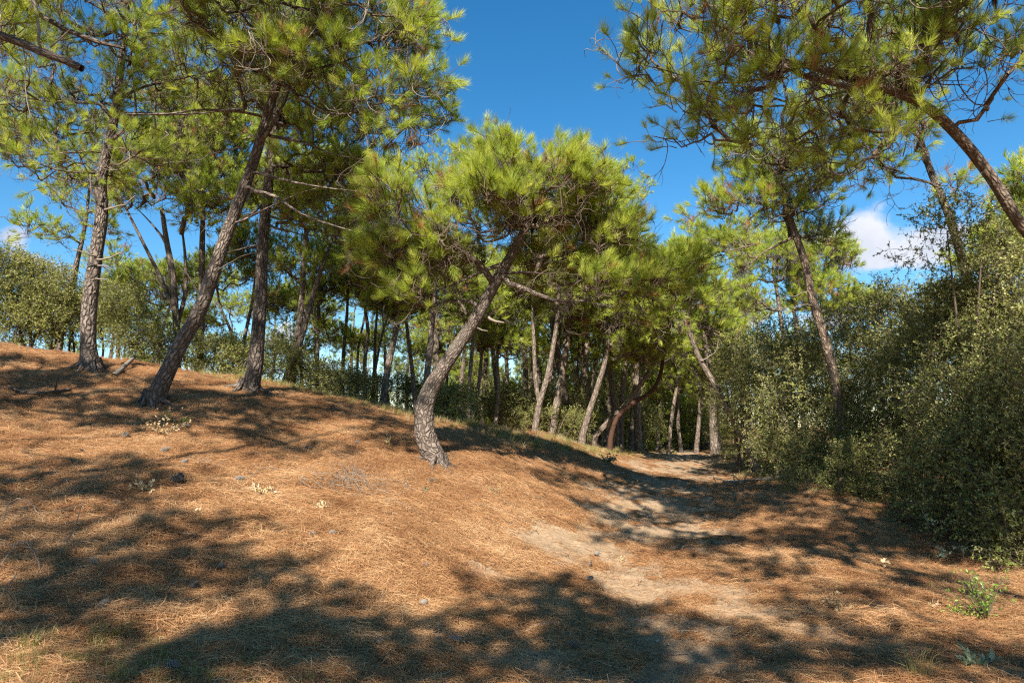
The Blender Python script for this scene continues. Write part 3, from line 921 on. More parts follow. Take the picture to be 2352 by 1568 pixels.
# the bent pine in the middle
build_pine('curved grey pine beside the path with a swept trunk and bright bushy crown',
    [(1006, 1060, 10, 40), (987, 1030, 10, 48), (975, 990, 10, 47), (974, 940, 10, 44), (993, 885, 10, 38), (1040, 812, 10, 32), (1090, 735, 10, 29), (1135, 655, 10, 26), (1165, 603, 10, 24), (1192, 555, 10, 21), (1215, 500, 10, 16), (1230, 440, 10, 10)],
    [(1145, 400, 85, 60, 10, .9), (1120, 345, 36, 30, 10, .4), (1180, 350, 30, 24, 10, .35), (1300, 385, 40, 28, 10, .4), (1280, 440, 115, 80, 10, 1.1), (1120, 470, 100, 80, 9.6, .9), (1360, 470, 85, 65, 10, .9), (1410, 560, 70, 55, 10.2, .8), (1210, 490, 100, 60, 10.5, .7),
     (905, 455, 80, 65, 9.0, .6), (960, 590, 90, 55, 9.6, .7), (1050, 450, 50, 40, 9.8, .5), (1310, 600, 120, 55, 10.6, .8), (1400, 650, 90, 45, 9.8, .7), (1220, 600, 60, 35, 11, .5),
     (1050, 590, 80, 50, 10.6, .7), (880, 590, 70, 50, 9.4, .6), (1500, 640, 90, 50, 10.2, .8), (1560, 610, 60, 45, 10.2, .6), (1010, 540, 60, 50, 9.5, .6), (960, 660, 70, 35, 9.4, .5)],
    n=620, seed=6, tw=1.0, attach=.45, tufts=(4, 7), bare=.25, brown=.04, flare=1.15, rt=.006,
    limbs=[[(1135, 648, 10, 20), (1095, 600, 9.8, 16), (1040, 560, 9.6, 13), (1000, 520, 9.5, 10), (940, 480, 9.2, 8)],
           [(1165, 605, 10, 16), (1115, 620, 9.9, 12), (1050, 650, 9.8, 10), (1000, 668, 9.7, 8)],
           [(1142, 640, 10, 20), (1200, 662, 9.9, 16), (1275, 690, 9.8, 13), (1350, 690, 9.8, 9), (1430, 680, 9.9, 6)],
           [(1150, 632, 10, 14), (1200, 625, 10, 10), (1260, 630, 10, 7)],
           [(1110, 700, 10, 12), (1050, 690, 10.2, 8), (950, 708, 10.4, 5), (870, 720, 10.5, 3)]],
    dead=[[(1118, 725, 10.1, 11), (1140, 736, 10, 10), (1158, 741, 10, 9)], [(1095, 752, 10, 6), (1120, 760, 9.9, 5)], [(1070, 720, 10, 10), (1052, 690, 9.9, 7), (1048, 655, 9.9, 4)]])

_r = np.random.RandomState(61)
CURLS = []
for _k in range(16):      # bare curling twigs hanging under the high crown
    _x, _y, _m, _q, _d = _r.uniform(520, 900), _r.uniform(-30, 60), _r.choice([-1, 1]), _r.uniform(.6, 1.25), _r.uniform(9.0, 9.7)
    CURLS.append([(_x, _y, _d, 6), (_x + 12 * _m * _q, _y + 42 * _q, _d, 6), (_x + 48 * _m * _q, _y + 72 * _q, _d - .1, 5), (_x + 92 * _m * _q, _y + 58 * _q, _d - .1, 4), (_x + 112 * _m * _q, _y + 20 * _q, _d - .1, 3)])
for _k in range(9):
    _x, _y, _m, _q, _d = _r.uniform(700, 980), _r.uniform(190, 300), _r.choice([-1, 1]), _r.uniform(.4, .9), _r.uniform(9.3, 9.9)
    CURLS.append([(_x, _y, _d, 5), (_x + 30 * _m * _q, _y + 34 * _q, _d, 5), (_x + 70 * _m * _q, _y + 30 * _q, _d - .1, 4), (_x + 96 * _m * _q, _y - 4 * _q, _d - .1, 3), (_x + 84 * _m * _q, _y - 30 * _q, _d - .1, 2)])
# leaning pine on the dune
build_pine('dark pine leaning right out of the dune with deeply furrowed bark and spreading boughs',
    [(350, 930, 10.6, 54), (372, 880, 10.6, 50), (415, 790, 10.6, 48), (458, 715, 10.6, 46), (492, 620, 10.6, 44), (520, 540, 10.6, 41), (552, 455, 10.6, 37), (585, 365, 10.6, 33), (612, 270, 10.5, 29), (640, 190, 10.4, 24), (680, 110, 10.2, 18), (720, 40, 10, 12)],
    [(820, 60, 150, 90, 10, 1.2), (930, 110, 90, 80, 9.8, .9), (960, 230, 80, 60, 9.8, .8), (1020, 195, 45, 35, 9.8, .4), (880, 230, 100, 80, 9.8, .9), (760, 160, 120, 90, 9.8, 1.0),
     (700, 40, 160, 90, 9.6, 1.3), (560, 60, 150, 100, 9.6, 1.3), (950, 30, 80, 60, 10, .8), (640, 160, 110, 70, 9.6, .9), (900, 320, 80, 35, 9.6, .6), (480, 120, 100, 70, 9.8, .9), (780, -120, 240, 110, 9.8, 1.6), (500, -100, 200, 100, 9.8, 1.4)],
    n=400, seed=7, tw=.78, bark=M_BARK_OLD, attach=.5, tufts=(4, 7), bare=.8, rt=.0062, brown=.05,
    limbs=[[(640, 195, 10.4, 22), (610, 110, 9.8, 18), (560, 40, 9.2, 15), (520, -20, 8.8, 12)],
           [(600, 330, 10.5, 16), (640, 260, 10.1, 13), (665, 200, 9.9, 12), (640, 150, 9.4, 10), (560, 60, 9.0, 8)],
           [(590, 260, 10.5, 11), (470, 252, 10.4, 10), (380, 262, 10.3, 9), (290, 262, 10.6, 7)],
           [(600, 310, 10.5, 14), (690, 325, 10.2, 12), (760, 352, 10, 9), (860, 372, 9.8, 6)],
           [(575, 392, 10.6, 14), (660, 415, 10.3, 11), (740, 430, 10, 9), (830, 440, 9.8, 6)],
           [(565, 435, 10.6, 14), (630, 450, 10.3, 12), (690, 490, 10.1, 11), (780, 522, 9.9, 9), (880, 548, 9.7, 6)],
           [(530, 520, 10.6, 10), (620, 475, 10.3, 9), (700, 440, 10.1, 6), (760, 425, 10, 4)],
           [(650, 185, 10.3, 15), (720, 250, 10, 12), (800, 262, 9.8, 10), (870, 240, 9.7, 8), (960, 210, 9.7, 5)],
           [(655, 175, 10.3, 15), (760, 150, 10, 11), (860, 120, 9.8, 8)]],
    dead=CURLS + [[(470, 690, 10.6, 9), (430, 630, 10.4, 7), (395, 600, 10.3, 4)], [(500, 620, 10.5, 6), (560, 585, 10.3, 4), (590, 580, 10.3, 2)], [(560, 340, 10.5, 7), (500, 350, 10.3, 5), (440, 370, 10.2, 4), (390, 372, 10.1, 3)]])

# upright pine behind it
build_pine('upright pine with a straight dark trunk behind the leaning dune pine',
    [(570, 905, 12.4, 50), (585, 850, 12.4, 43), (593, 760, 12.4, 40), (600, 660, 12.4, 36), (603, 560, 12.4, 33), (613, 460, 12.4, 30), (622, 360, 12.4, 27), (632, 280, 12.4, 24), (645, 190, 12.4, 20), (655, 80, 12.4, 14)],
    [(760, 300, 110, 60, 12.2, 1.1), (700, 230, 120, 70, 12.6, 1.2), (580, 250, 110, 70, 13, 1.1), (720, 400, 110, 60, 12.6, 1.0), (820, 400, 90, 45, 12.4, .8), (620, 100, 180, 90, 12.8, 1.6), (850, 480, 80, 40, 12.2, .8), (700, 480, 80, 40, 12.8, .8)],
    n=360, seed=8, tw=0.82, bark=M_BARK_OLD, attach=.5, tufts=(4, 7), bare=.4, rt=.0065,
    limbs=[[(632, 290, 12.4, 12), (700, 282, 12.2, 10), (740, 290, 12.1, 8), (800, 300, 12, 5)],
           [(620, 380, 12.4, 12), (700, 385, 12.2, 9), (790, 420, 12, 6)],
           [(612, 470, 12.4, 11), (560, 500, 12.2, 8), (500, 530, 12, 5)],
           [(603, 560, 12.4, 10), (540, 575, 12.2, 7), (480, 590, 12.1, 4)],
           [(610, 520, 12.4, 10), (680, 535, 12.2, 7), (740, 560, 12.1, 4)]])

# pine at the left
build_pine('thick pine on the left of the dune top with sawn pale stubs on its trunk',
    [(208, 848, 12, 50), (203, 800, 12, 44), (203, 735, 12, 45), (210, 660, 12, 43), (222, 575, 12, 40), (234, 490, 12, 37), (232, 420, 12, 33), (245, 350, 12, 30), (262, 275, 12, 27), (272, 200, 12, 24), (283, 110, 12, 20), (292, 20, 12, 15), (300, -60, 12, 10)],
    [(170, 230, 160, 80, 12, 1.3), (70, 180, 120, 80, 12, 1.2), (150, 380, 140, 60, 12, 1.1), (60, 260, 110, 70, 11.8, 1.0), (250, 80, 170, 90, 12, 1.4), (380, 120, 110, 80, 11.8, 1.1), (80, 60, 150, 90, 12.2, 1.3), (350, 330, 90, 40, 11.8, .8), (260, -80, 240, 100, 12, 1.8), (330, 200, 80, 40, 12, .7)],
    n=300, seed=9, tw=0.86, bark=M_BARK_OLD, attach=.42, tufts=(4, 7), bare=.4, rt=.0062, brown=.05,
    limbs=[[(262, 285, 12, 16), (230, 240, 11.9, 14), (150, 235, 11.8, 12), (60, 225, 11.7, 10), (0, 200, 11.6, 7)],
           [(270, 262, 12, 13), (350, 262, 11.9, 12), (440, 262, 11.8, 10), (560, 250, 11.8, 7)],
           [(255, 320, 12, 15), (290, 295, 11.9, 13), (312, 250, 11.8, 11), (300, 150, 11.8, 8)],
           [(268, 230, 12, 12), (330, 200, 11.9, 11), (420, 180, 11.8, 10), (500, 160, 11.7, 6)],
           [(245, 345, 12, 12), (170, 350, 11.8, 10), (100, 355, 11.7, 8), (20, 365, 11.6, 5)],
           [(240, 400, 12, 10), (130, 390, 11.7, 8), (40, 355, 11.4, 7), (-20, 350, 11.3, 5)]],
    dead=[[(222, 588, 11.85, 10), (195, 582, 11.7, 9), (165, 573, 11.6, 7)], [(225, 596, 11.85, 10), (255, 590, 11.7, 8), (282, 580, 11.6, 6)],
          [(232, 470, 11.85, 12), (212, 440, 11.7, 10), (207, 400, 11.6, 7)], [(240, 482, 11.85, 9), (285, 470, 11.7, 8), (310, 450, 11.6, 6)], [(225, 610, 11.9, 7), (250, 612, 11.8, 5)], [(220, 640, 11.9, 8), (248, 642, 11.8, 5)]])

# broken limb reaching in from a pine outside the left edge
build_pine('pine outside the left edge reaching in with a thick broken limb',
    [(-1500, 1500, 5.4, 90), (-1300, 1000, 5.5, 84), (-1150, 600, 5.6, 76), (-1000, 200, 5.7, 66), (-900, -150, 5.8, 52), (-850, -500, 5.9, 40)],
    [(-700, -350, 420, 160, 5.8, 1.6), (-300, -250, 260, 120, 5.8, 1.0), (-1100, -500, 380, 160, 5.8, 1.6), (-60, 20, 80, 50, 5.8, .5), (60, -120, 120, 80, 6.0, .6)],
    n=220, seed=10, attach=.5, tufts=(4, 7), bare=.3, rt=.008,
    limbs=[[(-1000, 200, 5.7, 52), (-600, 60, 5.8, 44), (-200, 40, 5.8, 38), (0, 82, 5.8, 33), (90, 118, 5.8, 30), (150, 140, 5.8, 29), (188, 158, 5.8, 27)],
           [(-900, -100, 5.8, 40), (-500, -60, 6.0, 32), (-150, -30, 6.2, 27), (0, 0, 6.3, 24), (80, 28, 6.3, 21), (150, 68, 6.3, 19), (230, 98, 6.3, 15), (286, 112, 6.3, 9)]],
    dead=[[(115, 110, 5.9, 8), (140, 85, 5.9, 8), (162, 66, 5.9, 6)], [(52, 110, 5.8, 6), (60, 200, 5.7, 6), (85, 290, 5.7, 5), (150, 370, 5.7, 3)], [(76, -40, 6.0, 24), (86, 40, 6.0, 20), (94, 110, 6.0, 16)]])

# second rank on the dune
build_pine('forked pale pine between the thick left pine and the leaning dune pine',
    [(405, 900, 16.5, 27), (408, 800, 16.5, 25), (402, 700, 16.5, 24), (395, 620, 16.5, 22), (382, 550, 16.5, 19), (372, 480, 16.5, 15)],
    [(370, 400, 120, 70, 16.5, 1.3), (470, 470, 90, 60, 16, 1.1), (300, 330, 120, 60, 17, 1.2), (470, 330, 120, 70, 16.8, 1.3), (440, 250, 120, 60, 17, 1.2), (300, 450, 50, 40, 16.2, .6)],
    n=330, rt=.0045, seed=11, attach=.5, tufts=(4, 7), bare=.5, far=True, brown=.12,
    stems=[[(402, 720, 16.5, 18), (370, 640, 16.4, 15), (335, 570, 16.3, 12), (300, 500, 16.2, 9), (275, 450, 16.1, 6)],
           [(408, 740, 16.6, 17), (424, 680, 16.7, 14), (426, 600, 16.8, 11), (420, 540, 16.9, 8)]],
    limbs=[[(385, 560, 16.5, 13), (345, 510, 16.4, 9), (300, 465, 16.3, 6)]])
build_pine('straight pale pine trunk just left of the leaning dune pine, rising to a dense crown',
    [(458, 860, 17, 28), (459, 780, 17, 26), (463, 700, 17, 24), (464, 620, 17, 22), (465, 540, 17, 19), (468, 440, 17, 13)],
    [(500, 420, 110, 60, 17, 1.2), (560, 330, 120, 70, 17.5, 1.4), (440, 280, 100, 60, 17.5, 1.2), (620, 420, 60, 50, 17, .8)],
    n=260, seed=12, attach=.6, tufts=(4, 7), far=True)
build_pine('far left pair of leaning trunks beside the dune bushes',
    [(140, 740, 17, 22), (160, 660, 17, 20), (182, 580, 17, 17), (198, 500, 17, 13), (205, 430, 17, 8)],
    [(110, 520, 60, 30, 16.5, .7), (200, 440, 90, 50, 17, 1.0), (250, 520, 50, 25, 17, .6), (70, 330, 100, 60, 17, 1.0)],
    n=110, seed=13, attach=.45, tufts=(4, 6), far=True, bare=.6, stems=[[(150, 745, 17.2, 15), (168, 670, 17.2, 13), (180, 600, 17.2, 10)]])
build_pine('twin stemmed pine behind the upright dark pine, its stems crossing low down',
    [(655, 890, 16.5, 30), (672, 830, 16.5, 27), (684, 770, 16.5, 23), (692, 700, 16.5, 20), (697, 620, 16.5, 17), (703, 520, 16.5, 12)],
    [(740, 480, 110, 50, 16.5, 1.2), (640, 440, 100, 60, 17, 1.2), (820, 520, 80, 50, 16, 1.0), (700, 610, 70, 30, 16.5, .8), (760, 400, 100, 50, 17, 1.1)],
    n=280, seed=14, attach=.5, tufts=(4, 7), far=True, bare=.4,
    stems=[[(672, 850, 16.4, 22), (702, 740, 16.3, 20), (722, 670, 16.3, 17), (745, 600, 16.2, 13), (768, 535, 16.2, 9)]])

# the row beyond the crest: (label, points, crown radius px, height above last point, extra)
def slim(label, pts, crown, seed, n=70, **k):
    k.setdefault('tufts', (4, 6)); k.setdefault('bare', .45); k.setdefault('attach', .5); k.setdefault('rt', .007)
    build_pine(label, pts, [(a, b, c * 1.12, d * 1.15, e, f * 1.1) for a, b, c, d, e, f in crown], n=int(n * 1.5), seed=seed, far=True, flare=1.1, group='slim pines beyond the dune crest', **k)
slim('slim pine standing alone against the sky, right of the twin stemmed pine', [(728, 880, 19, 13), (730, 780, 19, 12), (732, 690, 19, 10), (735, 620, 19, 8)], [(735, 690, 55, 60, 19, .8), (730, 600, 70, 40, 19, .9), (765, 760, 28, 26, 19, .4)], 21)
slim('thin leaning pine with a snapped tip behind the dune bushes', [(365, 800, 21, 11), (378, 740, 21, 10), (395, 690, 21, 9), (405, 640, 21, 7)], [(370, 650, 90, 40, 21, 1.1), (310, 670, 80, 35, 21, 1.0)], 22, n=90)
slim('thin crooked pine left of the upright dark pine', [(545, 830, 21, 11), (530, 760, 21, 10), (505, 700, 21, 8), (498, 650, 21, 7)], [(520, 620, 80, 40, 21, 1.1), (470, 740, 50, 30, 21, .7)], 23)
slim('thin pine half hidden behind the upright dark pine', [(548, 850, 20, 13), (565, 760, 20, 12), (580, 690, 20, 10), (590, 600, 20, 8)], [(590, 560, 80, 40, 20, 1.0), (640, 700, 55, 30, 20, .7)], 24)
slim('straight thin pine with ladder like twigs, first of the row against the sky', [(785, 900, 20, 13), (790, 800, 20, 12), (797, 720, 20, 10), (800, 640, 20, 8)], [(800, 640, 60, 40, 20, .8), (790, 560, 80, 40, 20, 1.0)], 25)
slim('wiry pine second in the row against the sky', [(820, 900, 23, 9), (823, 800, 23, 8), (835, 740, 23, 7), (842, 690, 23, 6)], [(845, 650, 50, 30, 23, .8), (815, 790, 30, 30, 23, .5)], 26, n=45)
slim('sinuous pine third in the row against the sky', [(838, 920, 19, 15), (838, 830, 19, 13), (845, 760, 19, 12), (838, 700, 19, 10), (840, 620, 19, 8)], [(850, 620, 80, 40, 19, .9), (900, 690, 40, 25, 19, .5)], 27)
slim('slim forked pine fourth in the row against the sky', [(855, 925, 21, 12), (860, 840, 21, 10), (862, 770, 21, 9), (868, 700, 21, 7)], [(880, 660, 70, 35, 21, .9)], 28, n=50, stems=[[(860, 860, 21, 9), (875, 780, 21, 8), (895, 710, 21, 6)]])
slim('stout straight pine leaning right before the widest gap of sky', [(880, 925, 17.5, 23), (890, 850, 17.5, 21), (905, 780, 17.5, 19), (918, 710, 17.5, 16), (925, 640, 17.5, 12)], [(925, 640, 110, 45, 17.5, 1.1), (900, 700, 60, 25, 17.5, .7)], 29, n=120)
slim('thin pine leaning left in the middle of the widest gap of sky', [(955, 945, 19, 15), (948, 860, 19, 14), (938, 780, 19, 12), (930, 710, 19, 9)], [(935, 700, 60, 25, 19, .7)], 30, n=40)
slim('stout pine directly behind the curved grey one', [(976, 920, 17, 23), (982, 850, 17, 21), (990, 770, 17, 19), (997, 700, 17, 16), (1002, 640, 17, 12)], [(1000, 660, 80, 40, 17, .9), (1040, 620, 60, 40, 17, .8)], 31, n=110)
slim('dark crowned young pine seen under the curved trunk', [(1025, 900, 24, 9), (1028, 840, 24, 8), (1030, 780, 24, 7), (1035, 720, 24, 5)], [(1035, 740, 70, 45, 24, 1.2), (980, 800, 40, 28, 24, .7)], 32, n=110)
slim('slim pine just right of the curved grey trunk', [(1075, 955, 19, 14), (1078, 880, 19, 13), (1085, 800, 19, 12), (1092, 730, 19, 9)], [(1100, 700, 60, 35, 19, .8)], 33, n=50)
slim('slim pine paired with its neighbour right of the curved grey trunk', [(1085, 960, 20, 12), (1100, 880, 20, 12), (1107, 800, 20, 10), (1110, 730, 20, 8)], [(1120, 770, 45, 35, 20, .7)], 34, n=50)
slim('wavy thin pine between the curved pine and the forked one', [(1138, 975, 20, 13), (1145, 890, 20, 12), (1142, 820, 20, 11), (1158, 740, 20, 9), (1160, 670, 20, 7)], [(1170, 700, 70, 40, 20, .9), (1190, 790, 55, 30, 20, .7)], 35, n=80)
slim('smooth pale pine that forks low into a wide V', [(1228, 992, 19, 22), (1238, 930, 19, 20), (1256, 870, 19, 18), (1270, 800, 19, 16), (1280, 730, 19, 13), (1285, 650, 19, 9)], [(1280, 650, 110, 50, 19, 1.2), (1180, 640, 70, 40, 19, .9)], 36, n=150, stems=[[(1240, 935, 19, 15), (1230, 870, 19, 14), (1226, 780, 19, 12), (1222, 690, 19, 9), (1222, 640, 19, 6)]])
slim('thick pine shaded in bands right of the forked one', [(1272, 960, 21, 25), (1288, 880, 21, 23), (1300, 800, 21, 21), (1308, 730, 21, 17), (1312, 660, 21, 12)], [(1330, 680, 100, 45, 21, 1.2), (1400, 720, 60, 35, 21, .9)], 37, n=130)
slim('thin trunk tucked between the forked pine and the banded one', [(1255, 960, 24, 12), (1268, 880, 24, 12), (1282, 800, 24, 10), (1290, 730, 24, 8)], [(1290, 720, 70, 30, 24, .9)], 38, n=50)
slim('dark slim pine right of the banded thick one', [(1322, 960, 25, 12), (1326, 880, 25, 11), (1330, 800, 25, 10), (1332, 740, 25, 8)], [(1340, 730, 70, 35, 25, 1.0), (1310, 800, 60, 30, 25, .9)], 39, n=70)
slim('curving pine leaning right at the left end of the path mouth', [(1338, 1000, 20, 22), (1352, 950, 20, 20), (1372, 890, 20, 18), (1392, 820, 20, 16), (1402, 740, 20, 12)], [(1430, 720, 100, 45, 20, 1.1), (1480, 790, 70, 35, 20, .9)], 40, n=140)
slim('dark upright pine behind the curving one', [(1352, 970, 25, 13), (1360, 880, 25, 12), (1376, 790, 25, 11), (1380, 730, 25, 8)], [(1380, 730, 80, 35, 25, 1.0)], 41, n=60)
slim('pine with mottled trunk left of the fallen looking grey one', [(1425, 990, 24, 18), (1430, 900, 24, 17), (1438, 830, 24, 16), (1442, 760, 24, 12)], [(1450, 740, 90, 40, 24, 1.1)], 42, n=90)
slim('grey pine trunk slanting low to the right at the path mouth', [(1368, 1000, 22, 17), (1400, 965, 22, 17), (1440, 925, 22, 16), (1480, 870, 22, 15), (1510, 820, 22, 11)], [(1510, 800, 60, 30, 22, .8), (1450, 810, 60, 25, 22, .8)], 43, n=70, bare=1.0)
build_pine('contorted bark stripped red brown pine snaking across the path mouth',
    [(1402, 1008, 20.5, 16), (1412, 970, 20.5, 15), (1430, 945, 20.5, 15), (1462, 920, 20.5, 15), (1500, 895, 20.5, 14), (1519, 850, 20.5, 12), (1524, 805, 20.5, 10), (1530, 770, 20.5, 7)],
    [(1500, 770, 70, 25, 20.5, .9)], n=45, seed=44, far=True, bark=M_RED_WOOD, bare=1.5, tufts=(1, 3), brown=.4, flare=1.1)
slim('thin pine with forked top left of the two pale trunks at the path end', [(1478, 1032, 30, 9), (1476, 940, 30, 8), (1472, 860, 30, 8), (1470, 790, 30, 6)], [(1470, 790, 70, 40, 30, 1.5)], 45, n=70)
slim('first pale trunk at the end of the path, rising straight', [(1508, 1037, 31, 13), (1515, 960, 31, 12), (1518, 890, 31, 11), (1520, 820, 31, 9)], [(1525, 800, 60, 35, 31, 1.4)], 46, n=70)
slim('second pale trunk at the end of the path, leaning right', [(1535, 1037, 29, 13), (1543, 960, 29, 12), (1555, 890, 29, 11), (1578, 820, 29, 8)], [(1590, 800, 60, 35, 29, 1.3)], 47, n=70)
slim('short dark trunk right of the leaning pale one at the path end', [(1565, 1037, 30, 13), (1558, 980, 30, 12), (1556, 900, 30, 11), (1552, 820, 30, 8)], [(1570, 860, 60, 40, 30, 1.5)], 48, n=70)
slim('dark pine at the right side of the path mouth', [(1600, 1025, 28, 15), (1606, 960, 28, 13), (1612, 880, 28, 12), (1618, 800, 28, 9)], [(1630, 850, 60, 50, 28, 1.3), (1600, 780, 60, 40, 28, 1.3)], 49, n=120)

build_pine('pine hanging over the path mouth, its trunk leaning left out of the right bushes',
    [(1730, 1060, 18, 24), (1700, 990, 18, 23), (1672, 938, 18, 22), (1640, 880, 18, 20), (1605, 820, 18, 18), (1583, 760, 18, 16), (1568, 710, 18, 13), (1556, 650, 18, 9)],
    [(1560, 640, 90, 50, 18, 1.1), (1480, 700, 80, 45, 17.6, 1.0), (1620, 700, 70, 50, 18.2, 1.0), (1480, 620, 50, 30, 17.6, .8), (1560, 590, 70, 30, 17.8, .8), (1660, 760, 50, 45, 18.4, .8), (1540, 740, 50, 30, 17.8, .7)],
    n=300, seed=50, far=True, attach=.55, tufts=(4, 7), bare=.3, dead=[[(1610, 828, 17.9, 6), (1640, 810, 17.8, 5), (1650, 780, 17.8, 3)]])
build_pine('slim pale pine among the branches left of the tall right pine',
    [(1805, 800, 22, 15), (1795, 740, 22, 14), (1786, 680, 22, 13), (1775, 610, 22, 10)],
    [(1760, 600, 90, 50, 22, 1.2), (1700, 680, 60, 40, 22, 1.0), (1820, 560, 50, 40, 22, .9)], n=170, seed=51, far=True, attach=.2, tufts=(4, 7), bare=.7, flare=1.0)
build_pine('pine whose green crown fills the gap behind the tall right pine',
    [(1835, 800, 22, 14), (1828, 740, 22, 13), (1822, 690, 22, 11), (1830, 600, 22, 8)],
    [(1900, 600, 60, 50, 22, 1.1), (1890, 680, 80, 45, 22, 1.2), (1840, 640, 50, 40, 22, .9), (1960, 700, 70, 40, 22, 1.1)], n=240, seed=52, far=True, attach=.1, tufts=(5, 8), flare=1.0)
build_pine('low green pine crown above the bushes on the far right behind the leaning trunk',
    [(2400, 900, 12, 30), (2380, 700, 12, 25), (2370, 560, 12, 20), (2360, 470, 12, 12)],
    [(2340, 430, 40, 60, 12, .6), (2290, 560, 60, 45, 12, .7), (2400, 500, 80, 100, 12, .8)], n=110, seed=53, far=True, attach=.2, tufts=(5, 8), flare=1.0)

# forest beyond: further pines as copies of four kinds, each a tree of its own
def generic_tree(seed, height, n):
    rs = np.random.RandomState(seed)
    k = 7
    lean = rs.uniform(-.12, .12, 2)
    z = np.linspace(0, height * .8, k)
    x = lean[0] * z + np.cumsum(rs.normal(size=k)) * .07; y = 40 + lean[1] * z + np.cumsum(rs.normal(size=k)) * .07
    r = np.interp(z, [0, height * .8], [.13, .04])
    tr = smooth_line(np.c_[x, y, z + 500, r], .4)
    tr[:, 2] -= 0
    return tr
def build_copyable(seed, height, n, low=False):
    """a pine built at the far plain and moved; returns its root"""
    rs = np.random.RandomState(seed)
    pts = []
    X0, Y0 = 0.0, 60.0
    z0 = float(H(np.array([X0]), np.array([Y0]))[0])
    tr = []
    xx = yy = 0
    lean = rs.uniform(-.1, .1, 2)
    for i in range(7):
        h = height * .78 * i / 6
        xx += rs.normal() * .07 + lean[0] * height / 8; yy += rs.normal() * .07
        tr.append([X0 + xx, Y0 + yy, z0 + h, np.interp(i, [0, 6], [.14, .05])])
    tr = smooth_line(np.array(tr), .4)
    top = tr[-1]
    crown = []
    def topx(p):
        v = p - CAM; c, s = math.cos(PITCH), math.sin(PITCH)
        f = v[1] * c + v[2] * s; u = v[0]; w = -v[1] * s + v[2] * c
        return 1176 + FPX * u / f, 784 - FPX * w / f
    for k in range(9 if low else 6):
        q = top[:3] + np.array([rs.uniform(-1.3, 1.3), rs.uniform(-1.2, 1.2), rs.uniform(-height * .22, height * .18)])
        if low: q = tr[int((.12 + .1 * k) * (len(tr) - 1)), :3] + np.array([rs.uniform(-.8, .8), rs.uniform(-.8, .8), .3])
        px, py = topx(q)
        crown.append((px, py, rs.uniform(.8, 1.4) / px2m(q[1]), rs.uniform(.5, .9) / px2m(q[1]), q[1], rs.uniform(.8, 1.3)))
    return build_pine('distant pine', tr, crown, n=n, seed=seed, far=True, tufts=(5, 8), bare=.3, attach=.08 if low else .45, flare=1.1, group='distant pines of the wood')
def copy_tree(root, loc, rz, s, label, group):
    r = root.copy(); COL.objects.link(r)
    r.location = loc; r.rotation_euler = (0, 0, rz); r.scale = (s, s, s)
    r['label'] = label; r['group'] = group
    for ch in root.children:
        c = ch.copy(); COL.objects.link(c); c.parent = r
    return r
protos = [build_copyable(60 + i, 7.5 + i * .6, 85) for i in range(4)]
rs = np.random.RandomState(9)
spots = []
for px, Y in [(1050, 23), (1105, 25), (1150, 22.5), (1195, 24), (1215, 26.5), (1265, 25), (1320, 22.5), (1355, 24), (1385, 26), (1412, 23.5), (1447, 26), (1465, 24), (1640, 25), (665, 22), (900, 24), (1010, 23), (270, 24), (340, 27), (430, 25), (520, 27), (610, 25), (690, 24), (745, 26), (810, 28), (870, 26), (990, 27), (80, 24), (180, 28), (940, 30), (30, 30), (120, 34), (235, 27), (300, 33), (390, 38), (470, 32), (560, 30), (640, 36), (700, 42), (760, 37), (830, 45), (905, 50), (960, 44),
              (1030, 38), (1090, 33), (1120, 42), (1160, 30), (1190, 36), (1235, 29), (1260, 40), (1300, 32), (1345, 30), (1370, 37), (1400, 29), (1430, 34), (1455, 40), (1490, 36), (1510, 44), (1540, 42), (1570, 39), (1600, 47), (1625, 36),
              (1650, 31), (1690, 36), (1720, 30), (1760, 34), (1850, 30), (2150, 34), (2230, 34), (2330, 27)]:
    spots.append((px, Y))
FAR_LABEL = {'L': 'distant pine beyond the dune bushes on the left, one of the far wood',
             'M': 'distant pine in the dense wood behind the middle trunks, one of many alike',
             'R': 'distant pine rising behind the right hand thicket, one of the far wood'}
for i, (px, Y) in enumerate(spots):
    p = W(px, 980, Y)
    s = rs.uniform(.75, 1.15) * (.8 if px < 1000 else 1.0)
    k = 'L' if px < 1000 else ('M' if px < 1640 else 'R')
    g = {'L': 'distant pines left', 'M': 'distant pines in the wood', 'R': 'distant pines behind the thicket'}[k]
    z = float(H(np.array([p[0]]), np.array([p[1]]))[0])
    if k == 'L': s *= .85
    root = protos[i % 4]
    if i < 4:
        root.location = (p[0], p[1], z); root.rotation_euler[2] = rs.uniform(0, 6.28); root.scale = (s, s, s)
        root['label'] = FAR_LABEL[k]; root['group'] = g
    else:
        copy_tree(root, (p[0], p[1], z), rs.uniform(0, 6.28), s, FAR_LABEL[k], g)

for i, (x_, y_) in enumerate([(-9, -14), (-4, -17), (1, -15), (6, -16), (11, -12), (15, -6), (-15, -8), (-17, 0), (17, 2), (14, -18), (-12, -21), (3, -22), (20, -10), (-20, -12)]):  # unseen pines of the wood, added to block sky light behind the camera
    z_ = float(H(np.array([float(x_)]), np.array([float(y_)]))[0])
    copy_tree(protos[i % 4], (x_, y_, z_), i * 1.7, 1.1, 'unseen pine of the wood behind the viewer, added to cut sky light', 'unseen pines added behind the viewer')

